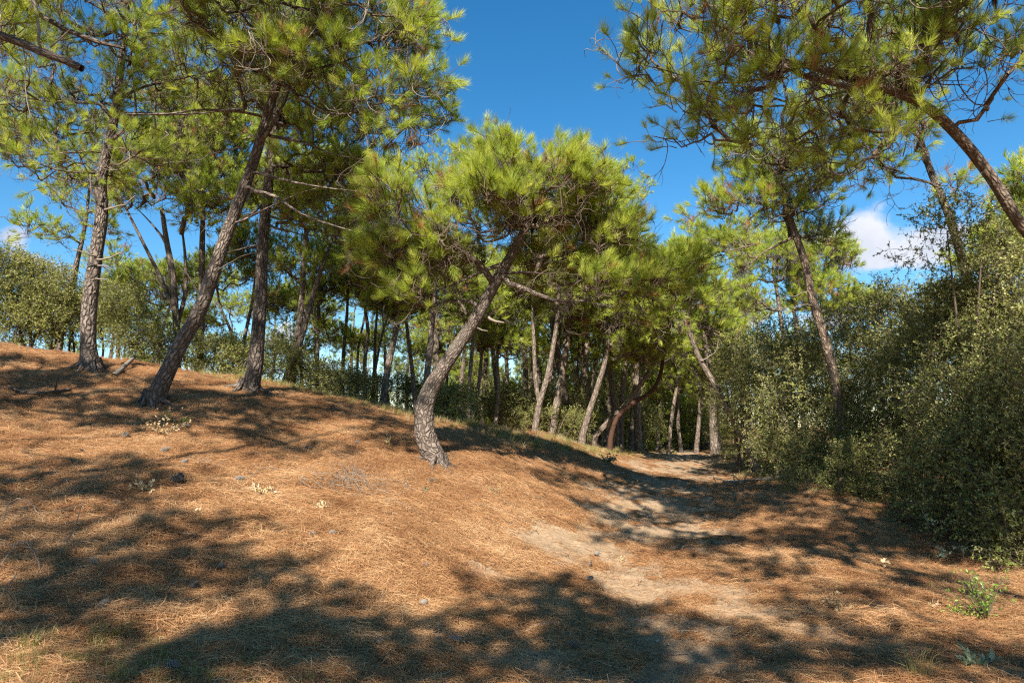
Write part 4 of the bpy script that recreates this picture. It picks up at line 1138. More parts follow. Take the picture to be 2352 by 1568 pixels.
low_protos = [build_copyable(80, 4.2, 110, True), build_copyable(81, 5.4, 120, True)]
LOW_LABEL = 'bushy low pine filling the gaps between the middle trunks, one of many alike'
for i, (px, Y) in enumerate([(1010, 31), (1060, 28), (1110, 33), (1165, 27), (1200, 31), (1250, 27), (1290, 33), (1330, 27), (1375, 31), (1410, 26), (1440, 31), (1475, 27.5), (1500, 34), (1530, 38), (1560, 35), (1590, 39), (1615, 33), (1640, 38), (1580, 46), (1520, 48), (1450, 36), (1350, 36), (1220, 36), (760, 30), (860, 33), (690, 29), (1090, 24), (1310, 23.5), (1420, 42), (1480, 44)]):
    Y = max(Y, 31 + (i % 5)) if px > 1000 else Y
    p = W(px, 980, Y); z = float(H(p[:1], p[1:2])[0]); s_ = rs.uniform(.75, 1.2)
    if i < 2:
        root = low_protos[i]; root.location = (p[0], p[1], z); root.scale = (s_,) * 3; root['label'] = LOW_LABEL; root['group'] = 'low pines in the wood'
    else: copy_tree(low_protos[i % 2], (p[0], p[1], z), rs.uniform(0, 6.28), s_ * (.6 if px < 1000 else 1), LOW_LABEL, 'low pines in the wood')

# ------------------------------------------------------------------ pines behind and above the camera, whose shade falls into the picture
def gpt(px, py):
    """ground point seen at a pixel"""
    d = pix_dir(px, py); t = 2.0
    for i in range(500):
        p = CAM + d * t
        if p[2] <= float(H(p[:1], p[1:2])[0]): break
        t += .06
    return np.array([p[0], p[1], float(H(p[:1], p[1:2])[0])])
def up_sun(p, h):
    """from point p towards the sun, h metres higher"""
    return p + sun_dir * (h / sun_dir[2])
def S(px, py, h, rx, ry=None, rz=.35): 
    c = up_sun(gpt(px, py), h); return (*c, rx, ry or rx, rz)
shade = [  # trunk foot, clusters, limbs by the ground that each crown part shades
 ((-5.2, -5.2), 95, 'pine on the dune shoulder behind the viewer', [S(60, 1440, 7.5, .45), S(200, 1370, 7.5, .5, .35), S(330, 1290, 7.5, .55, .3), S(470, 1235, 7.6, .35, .22), S(90, 1320, 7.5, .3), S(330, 1550, 7.2, .3), S(60, 1240, 8, .5, .3), S(30, 1140, 8, .7, .5), S(250, 1150, 8, .5, .25)]),
 ((-2.6, -9.5), 120, 'pine beside the path behind the viewer', [S(600, 1340, 7.5, .32, .25), S(720, 1410, 7.5, .4, .25), S(800, 1500, 7.5, .5, .3), S(600, 1520, 7.4, .45), S(1000, 1530, 7.5, .6), S(1160, 1390, 7.8, .45, .3), S(1280, 1480, 7.8, .5), S(1300, 1370, 7.8, .3), S(420, 1540, 7.4, .4)]),
 ((-9.6, 1.0), 130, 'pine high on the dune beyond the left edge', [S(120, 960, 8, 1.1, .5), S(350, 970, 8, .9, .45), S(560, 1010, 8, .9, .55), S(620, 940, 8.4, .9, .6), S(160, 1090, 7.5, .7, .3), S(340, 1100, 7.5, .35, .2), S(480, 925, 8.4, .8, .5), S(700, 1045, 8, .35, .25), S(40, 870, 8.6, .9, .5)]),
 ((-7.4, -.6), 80, 'slim pine on the dune beside the viewer, reaching over', [S(840, 965, 8.6, 1.0, .6), S(930, 1020, 8.4, .55, .35), S(770, 930, 8.6, .7, .5), S(1000, 1010, 8.6, .3, .3)]),
 ((7.6, .2), 140, 'pine at the thicket edge beside the viewer, arching over the path', [S(1330, 1108, 8.5, .6, .16), S(1230, 1093, 8.5, .35, .12), S(1500, 1150, 8.4, .8, .3), S(1400, 1180, 8.2, .55, .22), S(1600, 1190, 8, 1.0, .5), S(1560, 1260, 7.8, .5, .22), S(1700, 1160, 8, .9, .5), S(1420, 1240, 8, .3, .15)]),
 ((8.2, -2.4), 150, 'pine above the thicket to the right of the viewer', [S(1800, 1240, 7.8, .8, .4), S(1950, 1270, 7.6, .8, .4), S(2080, 1230, 7.6, .8, .6), S(1760, 1330, 7.4, .5, .2), S(2000, 1380, 7.3, .45, .18), S(2150, 1340, 7.3, .5, .25), S(1650, 1250, 7.8, .5, .25), S(2270, 1270, 7.4, .5, .4), S(1880, 1180, 8, .8, .5), S(1850, 1440, 7.1, .35, .15)]),
 ((4.6, -8.0), 100, 'thin pine behind the viewer on the path side', [S(1500, 1540, 7, .5, .3), S(1750, 1530, 7, .35, .2), S(1950, 1500, 7, .4, .16), S(1430, 1440, 7.2, .35), S(1650, 1470, 7.2, .3, .15), S(2120, 1520, 7, .25, .15), S(2330, 1560, 7, .4, .2), S(1350, 1550, 7, .4)]),
 ((9.0, 1.0), 280, 'pine rising inside the thicket beyond the right edge', [(*up_sun(W(2250, 1150, 8.8), 5.5), 1.3, 1.2, .6), (*up_sun(W(2060, 1100, 11), 6), 1.2, 1.0, .5), (*up_sun(W(2330, 1100, 8.6), 6), 1.0, 1.0, .5), (*up_sun(W(1950, 1060, 13), 7), .8, .7, .4), (*up_sun(W(2130, 1250, 9), 6), 1.0, .9, .5), (*up_sun(W(1950, 120, 7.4), 2.4), 1.3, .9, .35), (*up_sun(W(2250, 60, 7.8), 2.2), 1.0, .9, .35), (*up_sun(W(1850, 330, 7.4), 3), .7, .6, .3)]),
 ((-8.8, 4.6), 120, 'pine outside the left edge shading the trunks on the dune', [(*up_sun(W(625, 250, 10.5), 5.5), .8, .8, .4), (*up_sun(W(560, 450, 10.6), 6), .5, .6, .4), (*up_sun(W(460, 700, 10.6), 7.5), .5, .6, .4), (*up_sun(W(370, 890, 10.6), 8), .5, .5, .4), (*up_sun(W(600, 500, 12.4), 7), .5, .5, .5), (*up_sun(W(605, 700, 12.4), 8), .35, .5, .3), (*up_sun(W(255, 300, 12), 7), .6, .6, .5), (*up_sun(W(215, 820, 12), 9), .35, .3, .2), (*up_sun(W(590, 820, 12.4), 9), .3, .3, .3), (*up_sun(W(600, 60, 9.8), 3.5), 1.6, 1.0, .4), (*up_sun(W(350, 120, 11), 4), 1.3, 1.0, .4), (*up_sun(W(800, 260, 9.8), 4), .9, .7, .4)]),
]
for i, (xy, n_, lab, blobs) in enumerate(shade):
    rs_ = np.random.RandomState(300 + i)
    B = np.array(blobs); c = B[:, :3].mean(0)
    z0 = float(H(np.array([xy[0]]), np.array([xy[1]]))[0])
    b0 = np.array([xy[0], xy[1], z0])
    top = c.copy(); top[2] -= .5
    tr = [[*b0, .17]]
    for t_ in (.2, .4, .6, .8, 1.0):
        q = b0 + (top - b0) * t_; q[:2] = b0[:2] + (top - b0)[:2] * t_ ** 1.6
        tr.append([q[0] + rs_.normal() * .06, q[1] + rs_.normal() * .06, q[2], (.15 - .11 * t_) * .8])
    tr = smooth_line(np.array(tr), .3)
    base = b0
    root = empty('pine_tree', base); tag(root, lab, 'tree')
    t = Tubes(); tt = tr.copy(); tt[0, 2] -= .4
    t.add(tt[:, :3] - base, tt[:, 3], 12, 0, .03, rs_); link('trunk', t.mesh('trunk', [M_BARK]), root)
    P, par, br, fr, chains, tips, wt = tree_skeleton(tr, blobs, n_, rs_, int(len(tr) * .5))
    r = .007 * np.maximum(wt, .3) ** .5; t = Tubes()
    for b, ids in chains:
        rr = r[ids].copy(); rr[0] = rr[1] * 1.1
        t.add(P[ids] - base, rr, 4, 0, 0, None, False)
    o = link('small_branches', t.mesh('small_branches', [M_BARK]), root); o['kind'] = 'stuff'
    pos, dr, sc, va = [], [], [], []
    for (q, d) in tips:
        for k in range(rs_.randint(5, 9)):
            pos.append(P[q]); dr.append(unit(rs_.normal(size=3) * .75 + np.array([0, 0, .5]))); sc.append(rs_.uniform(.8, 1.2)); va.append(rs_.randint(0, 4))
    o = scatter('crown_needles', TUFT_FAR, np.array(pos) - base, dr, sc, va, root, i); o['kind'] = 'stuff'

# ------------------------------------------------------------------ holm oak thicket and bushes
def build_bush(label, blobs, n, seed, ng=None, stems=5, scl=1.0, group=None, name='holm_oak_bush', cat='bush', metres=False):
    rs = np.random.RandomState(seed)
    B = []
    for b in blobs:
        if metres: B.append(b); continue
        px, py, rx, ry, Y, rd = b
        c = W(px, py, Y); k = px2m(Y)
        B.append((c[0], c[1], c[2], rx * k, rd, ry * k))
    B2 = list(B)
    for b in B:
        for k in range(5):
            a = rs.uniform(0, 6.28); e = rs.uniform(.1, 1.1)
            B2.append((b[0] + math.cos(a) * math.cos(e) * b[3] * .95, b[1] + math.sin(a) * math.cos(e) * b[4] * .95, b[2] + math.sin(e) * b[5] * .95, b[3] * rs.uniform(.2, .4), b[4] * rs.uniform(.2, .4), b[5] * rs.uniform(.2, .45)))
    B = np.array(B2)
    bx, by = B[:, 0].mean(), B[:, 1].mean()
    gz = float(H(np.array([bx]), np.array([by]))[0])
    base = np.array([bx, by, gz])
    root = empty(name, base); tag(root, label, cat, group)
    vol = (B[:, 3] * B[:, 4] * B[:, 5]) ** .67; vol /= vol.sum()
    P, D = [], []
    for k, b in enumerate(B):
        m = int(n * 1.15 * vol[k])
        d = rs.normal(size=(m, 3)); d /= np.linalg.norm(d, axis=1, keepdims=True)
        r = rs.uniform(.1, 1, m) ** .38
        # lumpy outline
        lum = 1 + .22 * (np.sin(d[:, 0] * 7 + k) * np.cos(d[:, 2] * 6 + k * 2) + np.sin(d[:, 1] * 9 + 1.3 * k) * .5)
        p = b[:3] + d * b[3:6] * (r * lum)[:, None]
        P.append(p); D.append(d / b[3:6] * b[3:6].mean() + rs.normal(size=d.shape) * .45 + np.array([0, 0, .35]))
    P = np.vstack(P); D = np.vstack(D)
    g = H(P[:, 0], P[:, 1]); ok = P[:, 2] > g + .02
    P, D = P[ok], D[ok]
    o = scatter('foliage', ng or OAK, P - base, D, rs.uniform(.6, 1.15, len(P)) * scl, rs.randint(0, 5, len(P)), root, seed)
    o['kind'] = 'stuff'
    for k in range(stems):
        b = B[rs.randint(len(B))]
        s0 = np.array([bx + rs.uniform(-.3, .3) + (b[0] - bx) * .5, by + rs.uniform(-.3, .3) + (b[1] - by) * .5, 0]); s0[2] = float(H(s0[:1], s0[1:2])[0]) - .1
        e = b[:3] + rs.uniform(-.6, .6, 3) * b[3:6]
        L = smooth_line(np.array([[*s0, .035], [*(s0 * .6 + e * .4 + rs.normal(size=3) * .12), .025], [*e, .010]]), .2)
        t = Tubes(); t.add(L[:, :3] - base, L[:, 3], 6, 0, .05, rs)
        link('stem', t.mesh('stem', [M_TWIG]), root)
    return root

build_bush('huge dark holm oak mass at the right edge, nearest the viewer',
    [(2330, 1150, 150, 170, 8.6, .9), (2250, 1000, 120, 150, 9.2, 1.0), (2400, 950, 130, 200, 8.8, 1.0), (2200, 1130, 110, 120, 9.4, .8), (2380, 1280, 110, 80, 8.0, .6)], 3000, 401)
build_bush('pale leaved holm oak dome on the upper right under the leaning trunk',
    [(2270, 790, 140, 110, 10.5, 1.2), (2180, 870, 120, 110, 10.8, 1.1), (2360, 670, 100, 100, 10.2, 1.0), (2200, 730, 80, 65, 11, .9), (2350, 800, 90, 120, 9.8, .9)], 2800, 402)
build_bush('ragged dark oak sprays climbing around the slender trunk at the upper right',
    [(2180, 500, 55, 50, 10.0, .4), (2130, 560, 50, 40, 10.1, .4), (2230, 540, 60, 50, 9.9, .4), (2260, 610, 70, 60, 9.9, .5), (2290, 500, 30, 24, 9.8, .3)], 230, 403, stems=4)
build_bush('holm oak thicket behind the tall right pine, greyish green and sunlit on top',
    [(2060, 760, 110, 90, 13.8, 1.3), (1960, 830, 110, 100, 14.2, 1.3), (2090, 880, 110, 110, 12.6, 1.2), (2000, 960, 90, 90, 13.2, 1.0), (2120, 730, 55, 40, 13, .8)], 2600, 404)
build_bush('dense oak growth filling in behind the tall right pine trunk', [(1880, 900, 110, 80, 19, 1.3), (1800, 870, 80, 60, 20, 1.3), (1960, 880, 80, 80, 18, 1.2), (1870, 960, 90, 60, 17.5, 1.2)], 1500, 423)
build_bush('deep shaded holm oak bush at the foot of the tall right pine',
    [(2010, 1060, 100, 80, 12.4, .9), (2120, 1090, 90, 90, 10.8, .8), (1920, 1020, 70, 70, 13.6, .9), (2080, 1000, 80, 70, 11.8, .8)], 1500, 405)
build_bush('broad olive green bush left of the tall right pine trunk',
    [(1840, 860, 110, 95, 15.5, 1.4), (1760, 830, 90, 75, 17, 1.4), (1850, 960, 90, 90, 15, 1.2), (1760, 930, 80, 80, 16.5, 1.2)], 2200, 406)
build_bush('farther holm oak bush where the leaning path pine emerges',
    [(1690, 900, 60, 90, 19, 1.3), (1720, 990, 60, 60, 18.5, 1.1), (1660, 850, 40, 60, 20, 1.0), (1700, 800, 50, 50, 20, 1.1)], 1300, 407)
build_bush('dark low bush at the corner of the grassy bank on the right',
    [(1800, 1040, 70, 55, 15.5, .9), (1870, 1070, 60, 45, 14, .8)], 600, 408)
build_bush('small sunlit sprouting bush on the bank before the dark thicket',
    [(1950, 1075, 36, 45, 11.6, .3), (1940, 1050, 26, 22, 11.6, .25)], 150, 409, OAKB, 3, .7)
build_bush('low glossy shrub at the path side by the fallen branch',
    [(1850, 1115, 45, 28, 12.3, .35), (1905, 1130, 40, 20, 11.8, .3), (1980, 1145, 40, 18, 11.2, .3)], 220, 410, OAKB, 3, .6)
# far end and crest bushes
build_bush('olive bush below the forked pine on the crest', [(1285, 970, 45, 26, 21, .7), (1320, 978, 40, 24, 21.5, .7), (1190, 968, 34, 20, 21, .6)], 420, 411, OAKB)
build_bush('sunlit bush just right of the curved pine foot', [(1045, 930, 45, 32, 15.6, .8), (1010, 925, 30, 30, 15.8, .7)], 420, 412, OAKB)
build_bush('dark holm oak bush between the curved pine and the wavy thin pine', [(1100, 930, 55, 36, 21, .8), (1160, 940, 50, 34, 21.5, .8), (1120, 955, 50, 28, 21, .7), (1230, 945, 40, 34, 22, .7)], 800, 413)
build_bush('shadowy bush row behind the forked pine', [(1210, 925, 60, 40, 22, 1.2), (1300, 930, 60, 36, 23, 1.2), (1140, 905, 50, 34, 23, 1.1)], 800, 414)
build_bush('hazel green bushes at the left side of the path mouth', [(1400, 930, 60, 50, 25, 1.4), (1460, 960, 60, 45, 28, 1.5), (1370, 890, 50, 50, 27, 1.4)], 900, 415, OAKB)
build_bush('low dark bush closing the path end', [(1520, 985, 70, 35, 36, 2.0), (1590, 975, 60, 45, 34, 2.0), (1640, 960, 50, 60, 30, 1.6)], 900, 416)
build_bush('dark bush behind the stout pine before the gap of sky', [(900, 895, 55, 24, 20.5, .9), (840, 890, 45, 22, 21, .9), (960, 915, 40, 28, 20.5, .8)], 800, 417)
build_bush('bush with glossy leaves right of the twin stemmed pine', [(760, 880, 60, 30, 16.5, .8), (710, 870, 40, 28, 17, .8), (800, 890, 40, 25, 16.5, .7)], 700, 418)
build_bush('sunlit bush row between the leaning dune pine and the upright one', [(500, 820, 60, 35, 16, .9), (440, 800, 40, 30, 16.5, .8), (560, 840, 40, 30, 15.6, .7), (640, 830, 40, 40, 16.2, .8)], 1100, 419, OAKB)
build_bush('tall olive bush right of the thick left pine', [(290, 740, 60, 60, 16, 1.0), (330, 790, 50, 35, 15.5, .8), (260, 690, 40, 35, 16.5, .8)], 900, 420, OAKB)
build_bush('large sunlit holm oak at the left edge on the dune top', [(40, 680, 90, 80, 14.6, 1.1), (110, 720, 60, 60, 15, 1.0), (-60, 640, 90, 90, 14, 1.1), (60, 750, 80, 35, 14.2, .8)], 2000, 421, OAKB)
build_bush('small bush left of the thick left pine', [(150, 740, 40, 40, 15.5, .7), (170, 700, 30, 30, 16, .6)], 400, 422)
rs = np.random.RandomState(77)
FB = 'distant undergrowth bush among the far trunks, one of many alike'
for i in range(26):
    px = rs.uniform(650, 1700); Y = rs.uniform(28, 46)
    p = W(px, 980, Y); z = float(H(p[:1], p[1:2])[0])
    build_bush(FB, [(p[0], p[1], z + .7, rs.uniform(1.2, 2.2), 1.0, rs.uniform(.7, 1.4))], 170, 500 + i, OAKB if rs.rand() < .5 else OAK, 0, 1.8, 'distant undergrowth bushes', metres=True)

# ------------------------------------------------------------------ forest floor: needles, grass, cones, sticks
LIT = scatter_nodes('litter_patches', [make_litter(40 + i) for i in range(5)] + [make_litter(48, 16, .22, .0013, M_STRAW, .03)])
rs = np.random.RandomState(12)
def ground_points(n, y0, y1, power, xr=.82):
    u = rs.rand(n)
    y = y0 * (y1 / y0) ** (u ** power)
    x = rs.uniform(-xr, xr, n) * y + rs.uniform(-.8, .8, n)
    return x, y
x, y = ground_points(30000, 2.8, 22, .9)
s = sand_amount(x, y)
keep = rs.rand(len(x)) > np.clip(s * 2.2, 0, .93)
x, y = x[keep], y[keep]
P = np.c_[x, y, H(x, y) + .002]
o = scatter('needle_litter', LIT, P, Hn(x, y), rs.uniform(.75, 1.25, len(x)), np.where(rs.rand(len(x)) < .06, 5, rs.randint(0, 5, len(x))), None, 1)
tag(o, 'loose rust coloured pine needles strewn over the sand', None, None, 'stuff')

def flat_twig(seed):
    rs_ = np.random.RandomState(seed); tb = Tubes()
    L = curly(rs_, rs_.uniform(.12, .3), 6, .3)[:, [2, 0, 1]]; L[:, 2] = np.abs(L[:, 2]) * .25 + .006
    tb.add(L, np.linspace(.0045, .0015, 7), 4, 0)
    q = L[3] + (L[4] - L[3])[None] * 0 + np.outer(np.linspace(0, .09, 4), unit([1, rs_.choice([-1, 1]), .15])); tb.add(q, [.0025, .002, .0016, .001], 3, 0)
    return piece('debris_twig', [], tb, [M_DEAD if seed % 2 else M_TWIG])
def chip(seed):
    rs_ = np.random.RandomState(seed); V, F, LV, MI = [], [], [], []
    for k in range(3):
        a = rs_.uniform(0, 6.28); p = np.array([rs_.uniform(-.1, .1), rs_.uniform(-.1, .1), .008])
        leaf_quads(V, F, LV, MI, p, unit([math.cos(a), math.sin(a), .15]), np.array([0, 0, 1.]), rs_.uniform(.025, .05), .009, rs_.rand(), 0)
    me = mesh_from('bark_flakes', np.array(V), F, [M_DRYLEAF if seed % 2 else M_CONE], MI, False, {'lv': ('FLOAT', LV)})
    return bpy.data.objects.new('bark_flakes', me)
DEB = scatter_nodes('debris', [flat_twig(1), flat_twig(2), flat_twig(3), flat_twig(4), flat_twig(5), chip(1), chip(2), chip(3)])
x, y = ground_points(2600, 2.8, 20, .85)
kd = rs.rand(len(x)) < np.clip(fbm(x * .9, y * .9, 91, 3) * 2.2 - .6, .1, 1)
x, y = x[kd], y[kd]
o = scatter('twig_debris', DEB, np.c_[x, y, H(x, y) + .006], Hn(x, y), rs.uniform(.6, 1.3, len(x)), rs.randint(0, 8, len(x)), None, 5)
tag(o, 'small dead twigs, bark flakes and dry leaves among the needles', None, None, 'stuff')

GR = scatter_nodes('grass_clumps', [make_grass(70 + i, M_GRASS) for i in range(4)] + [make_grass(75, M_STRAW, 26, .2, .08)])
x, y = ground_points(26000, 3.0, 40, .75, .9)
m = moss_amount(x, y)
keep = rs.rand(len(x)) < np.clip(m * 1.1 - .12, 0, 1)
x, y = x[keep], y[keep]
o = scatter('grass', GR, np.c_[x, y, H(x, y)], Hn(x, y), rs.uniform(.5, 1.1, len(x)) * np.interp(y, [3, 10], [.5, 1.0]), rs.choice([0, 1, 2, 3, 4], len(x), p=[.22, .22, .22, .18, .16]), None, 2)
tag(o, 'short yellow green grass along the dune crest and the path bank', None, None, 'stuff')

for px, py, rz, tlt, s, lab in [(390, 1110, 1.4, 1.45, 1.3, 'grey pine cone lying left of its touching pair mate on the slope'), (412, 1105, .6, 1.3, 1.15, 'grey pine cone lying right in the touching pair on the slope'),
                          (368, 1046, 2.2, 1.2, .95, 'small rounded cone above the touching pair of cones'), (283, 1006, 1.0, 1.4, 1.05, 'cone alone near the dry leaf heap high on the slope'),
                          (538, 1108, 2.0, 1.4, 1.0, 'cone lying beside the long curved twig'), (445, 1362, .4, 1.2, .85, 'dark cone at the edge of the tree shadow low on the slope'),
                          (225, 1412, 3.0, 1.2, .85, 'dark cone lower left, beside the pale chip of wood'), (385, 1553, 1.0, 1.4, .9, 'shaded cone at the bottom edge of the picture'),
                          (700, 1035, 1.0, 1.4, .9, 'small pale cone just below the tree shadow on the upper slope'), (1475, 1022 + 150, 2.0, 1.3, .8, 'cone alone in the path among sand')]:
    p = gpt(px, py)
    o = link('pine_cone', cone_mesh('fallen_cone', M_CONE_GREY), None, p + np.array([0, 0, .032]))
    o.rotation_euler = (tlt, 0, rz); o.scale = (s, s, s)
    tag(o, lab, 'pine cone', 'fallen cones')

for i in range(26):
    rx_, ry_ = rs.uniform(0, 1500), rs.uniform(960, 1500)
    p = gpt(rx_, ry_)
    o = link('pine_cone', cone_mesh('fallen_cone', M_CONE_GREY), None, p + np.array([0, 0, .026]))
    o.rotation_euler = (rs.uniform(1.2, 1.6), 0, rs.uniform(0, 6.28)); k_ = rs.uniform(.55, .85); o.scale = (k_, k_, k_)
    tag(o, 'small fallen cone scattered singly on the needle covered slope', 'pine cone', 'small scattered cones')

def stick(name, label, pts, r0, r1, side=(), mat=M_DEAD, lift=.0, cat='stick', group=None):
    rs = np.random.RandomState(abs(hash(label)) % 1000 if False else len(label) * 7)
    G = [gpt(a, b) for a, b in pts]
    base = G[0].copy()
    h = lift if isinstance(lift, (list, tuple)) else [lift] * len(G)
    rr = np.linspace(r0, r1, len(G)) * (.65 if cat == 'twig' else 1)
    L = smooth_line(np.array([[g[0], g[1], g[2] + r * .7 + hh, r] for g, r, hh in zip(G, rr, h)]), .06)
    L[:, :3] += rs.normal(size=(len(L), 3)) * np.array([.004, .004, .002])
    t = Tubes(); t.add(L[:, :3] - base, L[:, 3], 6, 0, .12, rs)
    for k in side:
        i = int(k * (len(L) - 1)); d = unit(np.array([rs.normal(), rs.normal(), abs(rs.normal()) * .6]))
        q = [L[i, :3] + d * s_ + np.array([0, 0, .04 * s_]) + rs.normal(size=3) * .012 for s_ in np.linspace(0, .12 + rs.rand() * .3, 5)]
        t.add(np.array(q) - base, np.linspace(L[i, 3] * .6, .0015, 5), 4, 0)
    o = link(name, t.mesh(name, [mat]), None, base)
    tag(o, label, cat, group)
    return o
stick('fallen_branch', 'short grey broken bough lying beside the foot of the leaning dune pine', [(262, 868), (285, 852), (310, 836)], .05, .032, cat='branch', lift=[.0, .05, .12])
stick('fallen_branch', 'dark crooked branch on the upper left slope near the picture edge', [(22, 894), (40, 905), (80, 912), (120, 910), (160, 903)], .02, .028, (.3, .7), M_TWIG, .03, 'branch')
stick('fallen_twig', 'thin curved twig with side shoots below the tree shadow', [(490, 1112), (540, 1116), (580, 1100), (610, 1085), (640, 1088)], .009, .005, (.6, .8, .95), M_DEAD, [0, 0, .03, .06, .04], 'twig')
stick('fallen_twig', 'pale twig lying on the slope below the curved pine', [(745, 1108), (790, 1128), (830, 1145)], .008, .004, (.4, .8), cat='twig')
stick('fallen_twig', 'short pale straight stick right of the dry brush heap', [(876, 1178), (925, 1186)], .009, .007, cat='stick')
stick('fallen_twig', 'short stick half in shadow on the left slope', [(408, 1228), (475, 1236)], .008, .008, cat='stick')
stick('fallen_twig', 'short bleached stick right of the one in shadow', [(535, 1232), (575, 1238)], .009, .008, cat='stick')
stick('fallen_branch', 'bleached broken stick near the left edge', [(25, 1230), (90, 1245), (130, 1250), (165, 1258)], .014, .010, (.5, .9), cat='stick')
stick('fallen_twig', 'long arching twig rising at the left edge above the bleached stick', [(0, 1215), (20, 1180), (60, 1178), (110, 1215)], .008, .005, (.8,), M_DEAD, [0, .1, .1, .01], 'twig')
stick('fallen_twig', 'looping twig at the left edge in the shade', [(0, 1310), (40, 1290), (70, 1300), (100, 1330)], .007, .004, (.3, .6), M_DEAD, [.02, .12, .1, .0], 'twig')
stick('fallen_twig', 'straight twig slanting at the left edge low down', [(2, 1375), (35, 1345)], .009, .007, (), M_DEAD, [0, .06], 'twig')
stick('wood_chip', 'curved slab of pale bark on the lower left slope', [(282, 1365), (320, 1368), (350, 1375)], .022, .010, cat='bark')
stick('wood_chip', 'pale wood chip beside the dark lower left cone', [(245, 1408), (282, 1398)], .016, .012, cat='bark')
stick('fallen_twig', 'thin twig with a forked end on the slope left of the dry leaves', [(90, 1125), (120, 1130), (150, 1145)], .006, .004, (.5, .9), M_DEAD, .02, 'twig')
stick('fallen_branch', 'long bleached bough with twiggy end lying along the right side of the path', [(1660, 1115), (1700, 1112), (1760, 1105), (1820, 1098)], .018, .045, (.05, .1, .15, .2, .3), M_DEAD, [.06, .04, .02, .03], 'branch')
stick('fallen_branch', 'spiky grey branch tangle end at the left of the bleached bough', [(1640, 1100), (1665, 1112), (1690, 1120)], .016, .01, (.1, .3, .5, .7, .9, .95), M_DEAD, .03, 'branch')
stick('fallen_twig', 'thin twig across the middle slope toward the path', [(1145, 1170), (1180, 1195), (1220, 1200)], .006, .004, (.6,), cat='twig')
stick('fallen_twig', 'fine twig on the right needles near the grey plant', [(1980, 1440), (2040, 1456), (2090, 1448)], .006, .004, (.5,), cat='twig')
# brush heap of dry twigs
def brush_heap(label, px, py, R, n, seed, cat='brushwood'):
    rs = np.random.RandomState(seed)
    c = gpt(px, py); t = Tubes()
    for i in range(n):
        L = curly(rs, rs.uniform(.3, .8) * R * 1.5, 7, .4)
        d = unit(np.array([rs.normal(), rs.normal(), rs.uniform(-.1, .5)])); z = unit(np.cross(d, [0, 0, 1.])); y_ = np.cross(d, z)
        p = np.array([rs.normal() * R * .35, rs.normal() * R * .3, .02 + rs.rand() * .1]) + L @ np.array([z, y_, d])
        g = H(p[:, 0] + c[0], p[:, 1] + c[1]) - c[2]
        p[:, 2] = np.maximum(p[:, 2] * .6 + g, g + .004)
        t.add(p, np.linspace(rs.uniform(.0018, .0045), .001, len(p)), 4, 0)
    o = link('dry_brushwood', t.mesh('dry_brushwood', [M_DEAD]), None, c); tag(o, label, cat)
brush_heap('heap of tangled dry grey twigs on the slope below the curved pine', 815, 1118, .55, 80, 3)
brush_heap('small tangle of dark twigs above the touching cones', 470, 1075, .2, 12, 4)
brush_heap('small twig tangle beside the dry leaves right of the cones', 700, 1118, .16, 10, 5)

def plant(name, label, px, py, mat, n, R, Hh, leaf, seed, cat='plant', stemh=0.0, group=None, up=.6):
    rs = np.random.RandomState(seed)
    c = gpt(px, py)
    V, F, LV, MI = [], [], [], []
    tb = Tubes(); ends = []
    for k in range(max(3, n // 12)):
        d = unit(np.array([rs.normal() * R, rs.normal() * R, Hh * up]))
        L = curly(rs, Hh * rs.uniform(.6, 1.05), 6, .15)
        z = unit(np.cross(d, [.2, .9, .1])); y_ = np.cross(d, z)
        q = L @ np.array([z, y_, d]) + np.array([0, 0, stemh]); q[0, 2] -= .02
        tb.add(q, np.linspace(.003, .0012, len(q)), 3, 1); ends.append(q)
    if stemh: tb.add(np.array([[0, 0, -.03], [.004, 0, stemh * .5], [0, 0, stemh + .01]]), [.004, .0035, .003], 5, 1)
    for i in range(n):
        q = ends[rs.randint(len(ends))]; j = rs.randint(1, len(q))
        ax = unit(q[j] - q[j - 1]); d = unit(rs.normal(size=3) + ax * .6 + np.array([0, 0, .2])); nr = unit(np.cross(d, rs.normal(size=3)))
        l = leaf * rs.uniform(.6, 1.2)
        leaf_quads(V, F, LV, MI, q[j - 1] + (q[j] - q[j - 1]) * rs.rand(), d, nr, l, l * .24, rs.rand(), 0)
    root = empty(name, c); tag(root, label, cat, group)
    V = np.array(V)
    o = link('leaves', mesh_from('leaves', V, F, [mat, M_TWIG], MI, False, {'lv': ('FLOAT', LV)}), root); o['kind'] = 'stuff'
    link('stems', tb.mesh('stems', [M_TWIG, M_TWIG]), root)['kind'] = 'stuff'
    return root
plant('leafy_shrub', 'bright lime green young shrub at the lower right edge', 2265, 1425, M_LIME, 620, .14, .46, .03, 1, 'shrub')
plant('leafy_shrub', 'low green sprig left of the bright lime shrub', 2215, 1415, M_LIME, 160, .2, .2, .028, 2, 'shrub')
plant('grey_green_plant', 'silvery rosette plant at the bottom right corner', 2250, 1535, M_SILVER, 110, .12, .14, .06, 3)
plant('grey_green_plant', 'silvery plant on a bare stem standing in the right shade', 2136, 1262, M_SILVER, 40, .1, .14, .05, 4, stemh=.3)
plant('grey_green_plant', 'silvery leafy plant at the foot of the tall stemmed one in the shade', 2155, 1285, M_SILVER, 90, .16, .2, .06, 5)
plant('grey_green_plant', 'small silvery plant on a thin stalk right of the other two in the shade', 2214, 1300, M_SILVER, 36, .08, .1, .045, 6, stemh=.16)
plant('dry_plant', 'pale yellowish dry plant alone in the middle right of the needles', 1925, 1405, M_STRAW, 200, .12, .26, .03, 7)
plant('dry_plant', 'dried brown seed head on a stalk lying right of the path', 2035, 1325, M_DRYLEAF, 24, .08, .1, .05, 8, stemh=.12)
plant('dry_plant', 'small dry leaf sprig left of the low green sprig', 2135, 1405, M_DRYLEAF, 26, .1, .1, .05, 9)
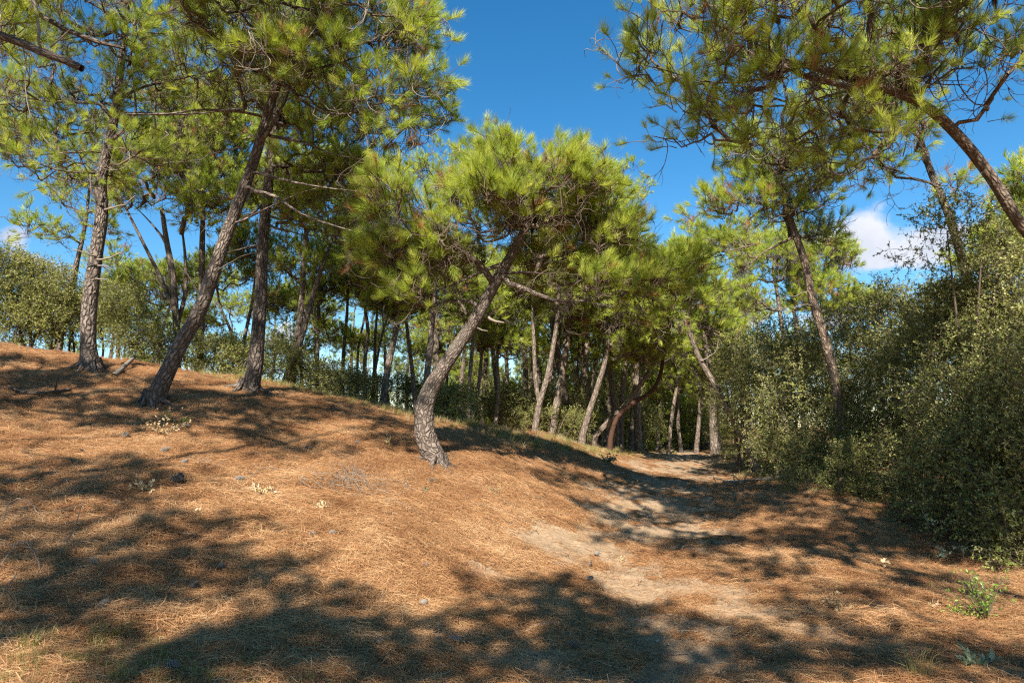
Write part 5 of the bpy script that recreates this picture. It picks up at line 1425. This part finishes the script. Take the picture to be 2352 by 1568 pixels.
plant('dry_leaves', 'heap of curled dry leaves with a green sprig high on the left slope', 375, 1000, M_DRYLEAF, 260, .3, .42, .045, 10)
plant('leafy_shrub', 'green sprig at the tree shadow edge above the curled dry leaves', 405, 975, M_OAK_BR, 110, .3, .3, .05, 11, 'shrub')
plant('dry_leaves', 'clump of pale curled leaves on the slope left of the cones', 325, 1130, M_DRYLEAF, 120, .2, .22, .05, 12)
plant('dry_leaves', 'heap of pale curled leaves in the middle of the slope', 600, 1135, M_DRYLEAF, 170, .3, .16, .05, 13)
plant('dry_leaves', 'few pale curled leaves lower in the middle slope', 735, 1168, M_DRYLEAF, 50, .2, .08, .05, 14)
plant('dry_leaves', 'small pale leaf clump under the clump left of the cones', 455, 1185, M_DRYLEAF, 36, .12, .1, .04, 15)
plant('dry_plant', 'pale seedling with drooping leaves in the shadow left of the curved pine', 895, 1030, M_STRAW, 60, .1, .22, .05, 16)
plant('grey_green_plant', 'small grey tuft right of the dry brush heap', 978, 1130, M_SILVER, 50, .12, .1, .04, 17)
plant('grey_green_plant', 'small grey tuft on the slope halfway to the path', 1135, 1135, M_SILVER, 50, .14, .09, .04, 18)
plant('grey_green_plant', 'grey green tuft on the path bank by the grass', 1395, 1062, M_SILVER, 160, .3, .26, .07, 19)
plant('dry_plant', 'brown seed sprig on the path side between sun and shadow', 1420, 1180 + 110, M_STRAW, 40, .1, .1, .03, 20)
plant('leafy_shrub', 'reddish leaved sprig catching sun at the thicket foot', 2235, 1215, M_NEEDLE_BROWN, 70, .15, .3, .04, 21, 'shrub')
plant('leafy_shrub', 'low ground ivy patch at the foot of the right thicket', 2245, 1278, M_OAK_BR, 120, .35, .12, .05, 22, 'shrub')
for px, py, n_, h_, lab in [(232, 1475, 60, .17, 'green grass tuft in the lower left shade'), (2110, 1560, 45, .24, 'thin grass tuft at the bottom edge right of centre'), (60, 1500, 60, .14, 'low dark grass tuft at the lower left corner')]:
    t = make_grass(px, M_GRASS, n_, h_, .06, .0022, 1.0)
    tag(link('grass_tuft', t.data, None, gpt(px, py)), lab, 'grass tuft')
# rounded grass cushions by the path mouth
for px, py, s, lab in [(1385, 1012, .28, 'rounded yellow grass cushion left of the stripped red pine'), (1425, 1030, .26, 'round green grass cushion at the path mouth'), (1345, 1010, .25, 'small grass cushion under the curving pine')]:
    c = gpt(px, py); rs = np.random.RandomState(int(px))
    t = make_grass(int(px), M_GRASS, 300, .34, .2, .0035, 1.2)
    o = link('grass_cushion', t.data, None, c); tag(o, lab, 'grass tuft')
